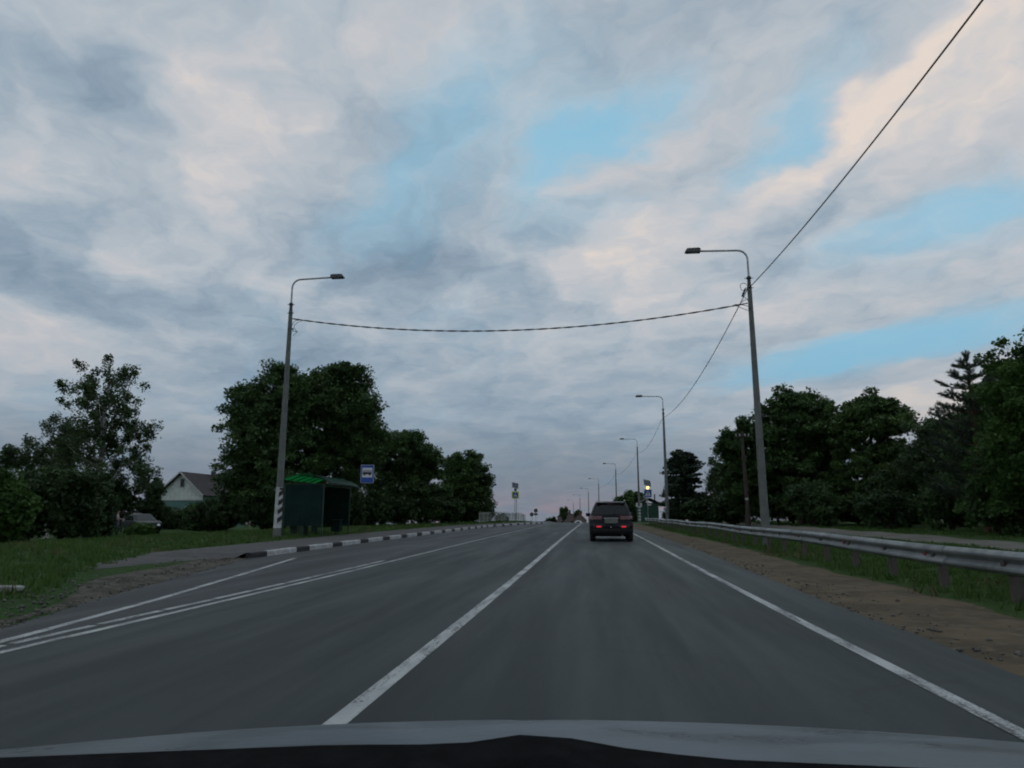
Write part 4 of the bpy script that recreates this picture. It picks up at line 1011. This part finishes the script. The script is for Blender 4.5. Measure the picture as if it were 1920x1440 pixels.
# pale slab in the left verge
sl = MB(); sl.prism([(-.85, 0), (.8, .02), (.84, .08), (.1, .13), (-.83, .12)], .28, 'Y', -.14)
o = bevel(sl.build('concrete_slab', pm('weathered_concrete', (.33, .34, .32), (.22, .225, .21), 5, .9, c3=(.13, .13, .12), s3=14), None, (-8.85, 9.0, gz(-8.85, 9.0) + .0)), .015); o.rotation_euler = (0, 0, R(50)); tag(o, 'pale broken concrete slab lying in the left verge', 'slab')

# ================================================================== vegetation
def leaves_np(name, cen, tone_c, per, cr, leaf, flat, r, droop=0.0, aspect=.62, extra_up=.35):
    """clumps of small leaf faces round the given centres"""
    n = len(cen) * per
    off = r.normal(0, 1, (n, 3)); off *= (r.random((n, 1)) ** .5) / np.maximum(np.linalg.norm(off, axis=1, keepdims=True), 1e-6) * 1.15
    crr = np.repeat(np.broadcast_to(cr, (len(cen),)), per)[:, None]
    off = off * crr * np.array([1, 1, flat])
    if droop: off[:, 2] -= droop * np.abs(r.normal(0, 1, n)) * crr[:, 0]
    pos = np.repeat(cen, per, 0) + off
    nrm = r.normal(0, 1, (n, 3)); nrm[:, 2] = np.abs(nrm[:, 2]) + extra_up; nrm /= np.linalg.norm(nrm, axis=1, keepdims=True)
    t1 = np.cross(nrm, r.normal(0, 1, (n, 3))); t1 /= np.maximum(np.linalg.norm(t1, axis=1, keepdims=True), 1e-6); t2 = np.cross(nrm, t1)
    s_ = leaf * r.uniform(.6, 1.35, (n, 1))
    v = np.empty((n, 4, 3)); v[:, 0] = pos - t1 * s_ * .5; v[:, 1] = pos + t2 * s_ * aspect * .5 + nrm * s_ * .08; v[:, 2] = pos + t1 * s_ * .5; v[:, 3] = pos - t2 * s_ * aspect * .5 + nrm * s_ * .08
    me = np_mesh(name, v.reshape(-1, 3), np.arange(n * 4).reshape(-1, 4))
    tone = np.clip(np.repeat(tone_c, per) + r.normal(0, .13, n), 0, 1)
    at = me.attributes.new('tone', 'FLOAT', 'POINT'); at.data.foreach_set('value', np.repeat(tone, 4).astype(np.float32))
    return me
def lobe_centres(lobes, nc, r, shell=(.45, 1.0), rough=.16):
    L_ = np.array(lobes, float); a = (L_[:, 3] * L_[:, 4] + L_[:, 3] * L_[:, 5] + L_[:, 4] * L_[:, 5]); idx = r.choice(len(L_), nc, p=a / a.sum())
    d = r.normal(0, 1, (nc, 3)); d /= np.linalg.norm(d, axis=1, keepdims=True)
    fr = shell[0] + (shell[1] - shell[0]) * r.random(nc) ** .55
    fr *= 1 + rough * (np.sin(d[:, 0] * 5 + idx) * np.sin(d[:, 1] * 6 + 2 * idx) + np.sin(d[:, 2] * 7 + idx * 3) * .6) + r.normal(0, .05, nc)
    c_ = L_[idx, :3] + d * fr[:, None] * L_[idx, 3:6]
    m = max(4, nc // 6); j = r.choice(nc, m)                      # stray sprays that break the outline
    st_ = L_[idx[j], :3] + d[j] * L_[idx[j], 3:6] * r.uniform(.98, 1.17, (m, 1)); st_[:, 2] += r.uniform(0, .25, m)
    c_ = np.concatenate([c_, st_]); return c_[c_[:, 2] > .25]
def trunk_mb(h, r0, lobes, r, lean=(0, 0), forks=1.0):
    mb = MB(); top = Vector((lean[0], lean[1], h))
    pts = [Vector((0, 0, -.4))] + [Vector((lean[0] * t_ + r.normal(0, .04), lean[1] * t_ + r.normal(0, .04), h * t_)) for t_ in (.02, .25, .5, .75, 1)]
    mb.tube(pts, [r0 * 1.5, r0 * 1.15, r0 * .9, r0 * .7, r0 * .45, r0 * .12], 9)
    for (x, y, z, a, b, c_) in lobes:
        for q in range(2):
            t_ = float(np.clip((z - c_ * .5) / h * r.uniform(.6, .95), .15, .9)); s0 = Vector((lean[0] * t_, lean[1] * t_, h * t_)); e = Vector((x + r.normal(0, a * .3), y + r.normal(0, b * .3), z + c_ * r.uniform(-.1, .6)))
            m_ = s0.lerp(e, .5) + Vector((0, 0, -.08 * (e - s0).length)); mb.tube([s0, m_, e], [r0 * .38, r0 * .22, .015], 6)
    return mb
def tree(x, y, name, label, lobes, nc, per, cr, leaf, lm, bm_, h, r0, seed, flat=.65, droop=0, shell=(.45, 1.0), group=None, cat='tree', lean=(0, 0), rough=.16):
    r = np.random.default_rng(seed); o = empty(name, (x, y, gz(x, y) - .03), 0, label, cat, group)
    c_ = lobe_centres(lobes, nc, r, shell, rough)
    tone = np.clip(r.normal(.44, .27, len(c_)), 0, 1)
    link('crown', leaves_np('crown', c_, tone, per, cr * r.uniform(.6, 1.3, len(c_)), leaf, flat, r, droop), lm, o)
    trunk_mb(h, r0, lobes, r, lean).build('trunk', bm_, o, smooth=True)
    return o
# --- left side
tree(-25.2, 52, 'lime_tree', 'large dense lime tree with a tall rounded crown behind the bus shelter', [(.3, 0, 4.2, 3.7, 3.6, 3.6), (-.1, 0, 7.2, 3.4, 3.4, 3.2), (.2, 0, 10.3, 2.6, 2.5, 2.6), (-1.9, 0, 9.4, 1.7, 1.9, 2.0), (1.9, .2, 9.2, 1.8, 1.9, 2.2), (.9, 0, 11.9, 1.0, 1.0, 1.1), (-1.6, 0, 4.6, 2.0, 2, 2.2)], 760, 115, .68, .23, M_leaf, M_bark, 11.5, .35, 11)
tree(-21.3, 56, 'maple_tree', 'broad leafy tree joined to the right side of the lime tree', [(0, 0, 9.9, 2.9, 2.8, 3.2), (1.5, 0, 8.3, 2.6, 2.5, 2.6), (-.9, 0, 11.8, 1.8, 1.8, 2.1), (1.3, 0, 11.9, 1.5, 1.6, 1.9), (.3, 0, 5.0, 3.2, 3, 3.0), (2.3, 0, 6.3, 1.7, 1.8, 2.0)], 540, 115, .68, .24, M_leaf2, M_bark, 11.5, .32, 12)
tree(-18.2, 66, 'oak_tree', 'dark bushy tree to the right of the bus stop sign', [(0, 0, 6.4, 2.9, 2.8, 2.4), (-2.0, 0, 6.6, 1.8, 1.9, 1.7), (1.7, 0, 6.0, 1.9, 1.9, 2.0), (.3, 0, 8.0, 1.2, 1.3, 1.1), (0, 0, 3.0, 4.0, 3.2, 2.6), (-1.5, 0, 8.0, .9, 1, .9)], 470, 100, .62, .255, M_leaf, M_bark, 7.6, .28, 13)
tree(-14.6, 80, 'oak_tree', 'dark round tree at the right end of the left-hand row', [(0, 0, 5.4, 2.3, 2.4, 2.6), (.9, 0, 4.3, 2.0, 2.0, 2.2), (-1.2, 0, 6.4, 1.4, 1.6, 1.7), (1.0, 0, 2.2, 2.2, 2.2, 1.9), (.3, 0, 7.0, 1.0, 1.1, 1.0), (-1.5, 0, 3, 2.2, 2.2, 2.4)], 420, 100, .58, .26, M_leaf2, M_bark, 7, .24, 14)
tree(-28.9, 38, 'birch_tree', 'tall airy birch tree with gaps in its crown at the left', [(-.3, 0, 9.7, 1.6, 1.6, 1.0), (.9, 0, 9.3, 1.5, 1.5, 1.2), (-1.8, 0, 8.7, 1.3, 1.2, .8), (.0, 0, 7.9, 1.8, 1.8, 1.3), (1.4, 0, 7.2, 1.1, 1.1, 1.3), (-.2, 0, 6.0, 2.0, 1.9, 1.4), (1.9, 0, 5.6, 1.3, 1.3, 1.4), (-.6, 0, 4.2, 2.2, 2.2, 1.4), (2.2, 0, 4.0, 1.5, 1.4, 1.2), (-2.2, 0, 5.6, 1.1, 1.1, .9)], 210, 95, .36, .16, M_birch, M_birchbark, 9.8, .17, 15, flat=.8, droop=.55, shell=(.2, 1.0))
tree(-33.0, 39.5, 'birch_tree', 'smaller slender birch tree at the left of the tall birch', [(0, 0, 7.0, .95, 1, 1.0), (.6, 0, 6.3, .8, .9, .9), (-.3, 0, 5.0, 1.5, 1.4, 1.2), (-1.6, 0, 5.3, 1.3, 1.2, .9), (.8, 0, 3.9, 1.4, 1.4, 1.3), (-3.0, 0, 4.9, 1.3, 1.2, .9)], 140, 95, .36, .16, M_birch, M_birchbark, 7.2, .12, 16, flat=.8, droop=.45, shell=(.25, 1.0))
def shrub(x, y, w, h, label, seed, m=M_shrub, name='shrub', leaf=.20, nc=None, d=None, group='dark shrubs along the verges', cat='shrub', per=85):
    r = np.random.default_rng(seed); k = max(3, int(w)); lob = []
    for i in range(k + 2):
        lob.append((r.uniform(-.55, .55) * w, r.uniform(-.4, .4) * (d or w * .7), h * r.uniform(.28, .62), w * r.uniform(.35, .55), (d or w * .7) * r.uniform(.4, .6), h * r.uniform(.28, .42)))
    o = empty(name, (x, y, gz(x, y) - .05), 0, label, cat, group)
    if y > 52: per, leaf = 48, max(leaf, .26)
    elif y > 40: per = 66
    c_ = lobe_centres(lob, nc or int(60 + w * h * 9), r, (.4, 1.0)); tone = np.clip(r.normal(.4, .2, len(c_)), 0, 1)
    link('crown', leaves_np('crown', c_, tone, per, .42 * r.uniform(.6, 1.3, len(c_)), leaf, .75, r), m, o)
    mb = MB()
    for q in range(5):
        a = r.uniform(0, 6.28); e = Vector((math.cos(a) * w * .4, math.sin(a) * w * .3, h * r.uniform(.5, .8))); mb.tube([(0, 0, -.2), e * .5 + Vector((0, 0, .1)), e], [.05, .035, .012], 6)
    mb.build('stem', M_bark, o); return o
sl_ = [(-27.5, 30.5, 3.4, 3.7, 'tall dark shrub at the far left edge, under the small birch', M_shrub), (-25.2, 31, 1.7, 3.9, 'dense dark shrub below the tall birch, second from the left edge', M_shrub),
       (-26.2, 34.0, 1.6, 3.2, 'dark shrub left of the people by the parked car', M_shrub), (-24.6, 26.6, 1.3, 3.3, 'brighter green shrub cut by the left picture edge', M_bright),
       (-40.2, 56.5, 2.6, 5.4, 'high dark thicket right behind the parked car', M_shrub), (-38.4, 57.5, 1.3, 4.6, 'ragged dark thicket between the birch and the house', M_shrub), (-43.5, 55, 3.4, 6.2, 'high dark thicket behind the tall birch', M_shrub), (-47.5, 53.5, 3.4, 5.6, 'high dark thicket behind the small birch', M_shrub),
       (-37.8, 64, 2.2, 2.7, 'low garden bush below the house gable', M_bright), (-35.0, 62, 2.1, 2.3, 'low garden bush right of the house gable', M_shrub), (-32.2, 58, 2.3, 3.0, 'dark bush at the left foot of the lime tree', M_shrub),
       (-28.6, 50, 2.2, 3.0, 'dark bush under the left side of the lime tree', M_shrub), (-24.0, 50, 2.6, 2.8, 'dark bush right behind the bus shelter', M_shrub), (-19.8, 53, 2.4, 3.0, 'dark bush behind the bus stop sign', M_shrub),
       (-16.9, 60.5, 2.2, 2.4, 'rounded bush under the dark oak, right of the shelter', M_shrub), (-14.9, 69, 2.2, 2.9, 'dark bush between the two dark trees on the left', M_shrub), (-13.2, 84, 1.3, 1.7, 'small bush behind the pale railing', M_shrub), (-12.2, 93, .9, .9, 'small round bush seen through the railing', M_shrub),
       (-18.4, 57, 1.9, 2.6, 'dark bush in the gap right of the bus stop sign', M_shrub), (-41.6, 66, 1.7, 2.5, 'low bush hiding the foot of the pale green gable', M_shrub), (-31.3, 45.5, .8, .55, 'low weeds in front of the parked car', M_bright),
       (-24.5, 66, 4.0, 4.5, 'dark thicket behind the lime and maple trunks', M_shrub), (-19.0, 76, 3.6, 4.2, 'dark thicket behind the dark oak', M_shrub), (-16.5, 88, 3.0, 4.0, 'dark thicket behind the end of the left-hand tree row', M_shrub), (-31.0, 68, 3.0, 4.2, 'dark thicket between the house and the lime tree', M_shrub)]
for i, (x, y, w_, h_, lab, m) in enumerate(sl_): shrub(x, y, w_, h_, lab, 40 + i, m)
# --- right side
tree(16.3, 58, 'lime_tree', 'tall dark leafy tree just right of the nearest right-hand lamp', [(0, 0, 7.6, 2.7, 2.6, 2.4), (-.4, 0, 9.4, 1.5, 1.6, 1.2), (1.2, 0, 8.9, 1.5, 1.6, 1.3), (-1.7, 0, 7.8, 1.4, 1.5, 1.6), (0, 0, 4.0, 3.0, 2.8, 2.8), (2.2, 0, 6.5, 1.6, 1.6, 1.9)], 470, 105, .60, .24, M_leaf, M_bark, 9.2, .28, 21)
tree(12.6, 60, 'maple_tree', 'dark tree stepping down to the left of the nearest right-hand lamp', [(0, 0, 6.0, 1.8, 1.9, 2.2), (.9, 0, 7.4, 1.3, 1.4, 1.2), (-.8, 0, 6.9, .9, 1, 1.1), (0, 0, 3.2, 2.1, 2, 2.3)], 310, 105, .54, .24, M_leaf, M_bark, 7.6, .22, 22)
tree(20.6, 54, 'maple_tree', 'broad maple with a crown of upright tufts in the right-hand row', [(0, 0, 6.6, 2.7, 2.6, 2.2), (-1.4, 0, 8.0, 1.3, 1.4, 1.1), (.4, 0, 8.6, 1.4, 1.4, 1.0), (1.8, 0, 7.6, 1.3, 1.4, 1.0), (0, 0, 3.2, 3.2, 2.8, 2.4)], 440, 105, .54, .245, M_leaf2, M_bark, 8.4, .26, 23)
tree(21.6, 45, 'rowan_tree', 'thin sparse tree with sky showing through, left of the pine', [(-1.3, 0, 5.6, 1.2, 1.2, 1.1), (.2, 0, 6.3, 1.2, 1.2, .9), (1.3, 0, 5.8, 1.0, 1.1, .9), (0, 0, 4.2, 2.0, 1.8, 1.2), (-2.0, 0, 3.6, 1.3, 1.3, 1.1)], 180, 85, .44, .18, M_birch, M_bark, 6.6, .11, 24, shell=(.2, 1.0))
tree(9.3, 75, 'spruce_like_tree', 'dark feathery tree behind the second right-hand lamp', [(0, 0, 5.2, 1.7, 1.7, 1.9), (-.4, 0, 6.6, .95, 1, 1.0), (.6, 0, 6.2, 1.0, 1, 1.1), (0, 0, 2.7, 2.1, 2, 2.2)], 280, 95, .46, .23, M_spruce, M_bark, 6.9, .2, 25, flat=.4)
tree(12.4, 73, 'birch_tree', 'narrow pale birch between two dark trees on the right', [(0, 0, 6.0, .6, .6, .8), (.2, 0, 4.9, .8, .8, .9), (-.1, 0, 3.5, .9, .9, 1.0)], 70, 50, .42, .24, M_birch, M_birchbark, 6.3, .1, 26, droop=.5)
tree(5.9, 114, 'round_tree', 'big dark rounded tree behind the black car', [(0, 0, 3.2, 2.2, 2.2, 1.5), (.6, 0, 3.9, 1.4, 1.5, 1.0), (-1.2, 0, 2.9, 1.3, 1.4, 1.0), (.5, 0, 1.6, 2.2, 2, 1.4)], 220, 60, .55, .34, M_leaf, M_bark, 4.2, .2, 27)
tree(.3, 172, 'ball_tree', 'tiny ball-shaped tree left of the black car', [(0, 0, 3.4, .62, .62, .62)], 60, 40, .25, .2, M_leaf, M_bark, 3.3, .08, 28, rough=.02)
tree(18.2, 29.6, 'alder_tree', 'big near tree cut off by the right picture edge', [(0, 0, 6.6, 1.7, 1.8, 1.6), (.6, 0, 7.7, 1.1, 1.2, .9), (-.9, 0, 5.3, 1.5, 1.6, 1.6), (.4, 0, 4.2, 2.2, 2.1, 2.0), (-1.4, 0, 3.2, 1.5, 1.5, 1.6), (1.4, 0, 6.2, 1.4, 1.5, 1.6), (0, 0, 2.2, 2.4, 2.2, 1.9)], 460, 110, .46, .15, M_bright, M_bark, 7.8, .2, 29)
rl = [(14.8, 50, 2.2, 3.6, 'dark shrub at the foot of the tall tree by the lamp'), (18.3, 47, 2.4, 3.8, 'dark shrub below the maple crown, mid right'), (21.8, 41, 2.5, 4.0, 'dark shrub below the thin sparse tree'),
      (18.4, 39, 2.1, 3.1, 'dark shrub beside the footpath, left of the pine'), (20.3, 34.5, 2.0, 3.6, 'dark shrub right below the pine'), (17.6, 26.3, 1.7, 2.7, 'dark shrub by the footpath at the right picture edge'), (17.2, 32.5, 1.5, 2.4, 'low dark shrub in front of the pine'),
      (11.8, 63, 1.7, 2.8, 'dark shrub left of the timber pole'), (10.2, 70, 1.6, 2.6, 'dark shrub below the pale narrow birch'), (8.6, 78.5, 1.4, 2.2, 'dark shrub below the feathery tree'), (16.4, 55, 2.0, 3.4, 'dark shrub behind the footpath bend'), (24, 49, 2.6, 4.2, 'tall dark shrub behind the thin sparse tree'),
      (23.5, 58, 3.0, 5.5, 'tall dark thicket behind the maple on the right'), (28, 52, 3.2, 6.0, 'tall dark thicket far right behind the pine'), (13.6, 68, 2.2, 4.2, 'dark thicket behind the narrow birch'), (19, 66, 3.0, 6.0, 'high dark thicket behind the tall right-hand tree'), (33, 56, 4.0, 6.0, 'dark thicket far behind the near tree at the right edge'), (27, 64, 4.0, 6.0, 'dark thicket far behind the maple crown'),
      (25.5, 43, 3.0, 4.6, 'dark thicket behind the pine trunk'), (22.5, 36.5, 2.6, 3.6, 'dark thicket between the pine and the near right tree'), (21.0, 28.5, 2.2, 3.2, 'dark thicket under the near tree at the right edge'), (15.6, 62, 2.6, 4.0, 'dark thicket in the gap behind the nearest right-hand lamp'), (17.0, 43.5, 1.8, 2.2, 'low dark bush on the far side of the footpath'),
      (21.3, 60, 2.4, 3.4, 'dark bush in the gap under the maple crown'), (24.8, 61, 2.6, 3.6, 'dark bush in the gap right of the maple trunk'), (27.5, 76, 5.0, 4.5, 'long dark hedge far behind the right-hand trees'), (36, 80, 5.0, 5.0, 'long dark hedge far behind the maple'), (22, 82, 4.0, 4.2, 'dark hedge far behind the tall tree by the lamp'), (45, 76, 5.5, 5.0, 'long dark hedge far behind the pine'), (16.5, 86, 3.5, 3.6, 'dark hedge far behind the narrow birch')]
for i, (x, y, w_, h_, lab) in enumerate(rl): shrub(x, y, w_, h_, lab, 80 + i, M_shrub if i % 3 else M_leaf)
fb = [(-14.8, 245, 3.0, 2.6, 'low dark bush beyond the crest, left one'), (-11.4, 250, 2.4, 2.0, 'low dark bush beyond the crest, next to the brown house')]
for i, (x, y, w_, h_, lab) in enumerate(fb): shrub(x, y, w_, h_ + 1.6, lab, 110 + i, M_shrub, group='far bushes', leaf=.4)
tree(-9.6, 226, 'far_tree', 'small ragged far tree beyond the crest left of the brown house', [(0, 0, 4.6, 1.2, 1.2, 1.6), (-.5, 0, 6.0, .5, .5, .9), (.9, 0, 5.9, .4, .4, 1.2)], 70, 40, .5, .4, M_leaf, M_bark, 6.4, .15, 30)
tree(-5.2, 228, 'far_tree', 'small ragged far tree beyond the crest between the two houses', [(0, 0, 4.6, .9, .9, 1.2), (.8, 0, 5.4, .6, .6, .5)], 45, 40, .5, .4, M_leaf, M_bark, 5.5, .13, 31)

tree(18.7, 61, 'lime_tree', 'leafy tree filling the gap between the tall tree and the maple', [(0, 0, 6.4, 2.3, 2.2, 2.2), (.6, 0, 8.0, 1.4, 1.4, 1.0), (-.8, 0, 3.4, 2.6, 2.4, 2.6)], 260, 85, .6, .27, M_leaf, M_bark, 8, .2, 51)
tree(25.6, 51, 'lime_tree', 'leafy tree behind the thin sparse tree, left of the pine', [(0, 0, 5.6, 2.2, 2.2, 2.0), (.9, 0, 6.9, 1.4, 1.4, 1.0), (-1.2, 0, 4.0, 1.8, 1.8, 1.9)], 240, 80, .56, .26, M_leaf2, M_bark, 7.2, .2, 52)
tree(20.3, 36.2, 'alder_tree', 'leafy tree pressed against the right side of the pine', [(0, 0, 6.0, 1.8, 1.8, 1.7), (.5, 0, 7.4, 1.2, 1.2, 1.0), (-.6, 0, 3.6, 1.9, 1.9, 2.0), (-1.0, 0, 5.4, 1.1, 1.2, 1.1)], 300, 85, .46, .18, M_leaf, M_bark, 7.6, .16, 53)
# --- pine with long upswept shoots
def pine(x, y, h, label, seed):
    r = np.random.default_rng(seed); o = empty('pine_tree', (x, y, gz(x, y) - .05), 0, label, 'tree')
    mb = MB(); mb.tube([(0, 0, -.4), (.05, 0, h * .3), (0, 0, h * .65), (0, 0, h)], [.17, .13, .085, .02], 9)
    seg = [((0, 0, h - .9), (0, 0, h + .05))]
    for a in range(4): seg.append(((0, 0, h - .45), (.16 * math.cos(a * 1.6), .16 * math.sin(a * 1.6), h - .02)))
    z = h - .75; k = 0
    while z > .8:
        ln_ = min(.55 + (h - z) * .36, 2.4)
        for q in range(5 if z > h * .5 else 6):
            a = q * 2 * math.pi / 5 + k * .7 + r.normal(0, .15); L_ = ln_ * r.uniform(.75, 1.15)
            d = Vector((math.cos(a), math.sin(a), 0)); p0 = Vector((0, 0, z)); p1 = p0 + d * L_ * .55 + Vector((0, 0, L_ * .12)); p2 = p0 + d * L_ + Vector((0, 0, L_ * .42))
            mb.tube([p0, p1, p2], [.035, .022, .008], 5); seg.append((p0.lerp(p1, .45), p1)); seg.append((p1, p2))
            for t_ in (.35, .6, .8):
                for s_ in (-1, 1):
                    b0 = p0.lerp(p1, t_ * 1.0) if t_ < .5 else p1.lerp(p2, (t_ - .5) * 1.6); sd_ = Vector((-d.y, d.x, 0)) * s_
                    e = b0 + (d * .7 + sd_ * .7).normalized() * L_ * r.uniform(.2, .34) + Vector((0, 0, L_ * .12)); mb.tube([b0, e], [.014, .006], 4); seg.append((b0, e))
        z -= r.uniform(.42, .6); k += 1
    mb.build('trunk', M_pinebark, o)
    A = np.array([list(a) for a, b in seg]); B = np.array([list(b) for a, b in seg]); L_ = np.linalg.norm(B - A, axis=1); n = 80000
    idx = r.choice(len(seg), n, p=L_ / L_.sum()); t_ = r.random((n, 1)); base = A[idx] * (1 - t_) + B[idx] * t_
    ax_ = (B[idx] - A[idx]) / L_[idx][:, None]; nd = r.normal(0, 1, (n, 3)); nd -= ax_ * (nd * ax_).sum(1, keepdims=True); nd /= np.linalg.norm(nd, axis=1, keepdims=True)
    dr_ = nd * .8 + ax_ * .75; dr_ /= np.linalg.norm(dr_, axis=1, keepdims=True); sd_ = np.cross(dr_, ax_); sd_ /= np.maximum(np.linalg.norm(sd_, axis=1, keepdims=True), 1e-6)
    ln_ = .15 * r.uniform(.7, 1.3, (n, 1)); v = np.stack([base - sd_ * .011, base + sd_ * .011, base + dr_ * ln_], 1)
    me = np_mesh('crown', v.reshape(-1, 3), np.arange(n * 3).reshape(-1, 3)); at = me.attributes.new('tone', 'FLOAT', 'POINT'); at.data.foreach_set('value', np.repeat(np.clip(r.normal(.5, .2, n), 0, 1), 3).astype(np.float32))
    link('crown', me, M_pine, o); return o
pine(17.55, 34, 8.35, 'pine tree with upswept fuzzy shoots against the sky at right', 33)
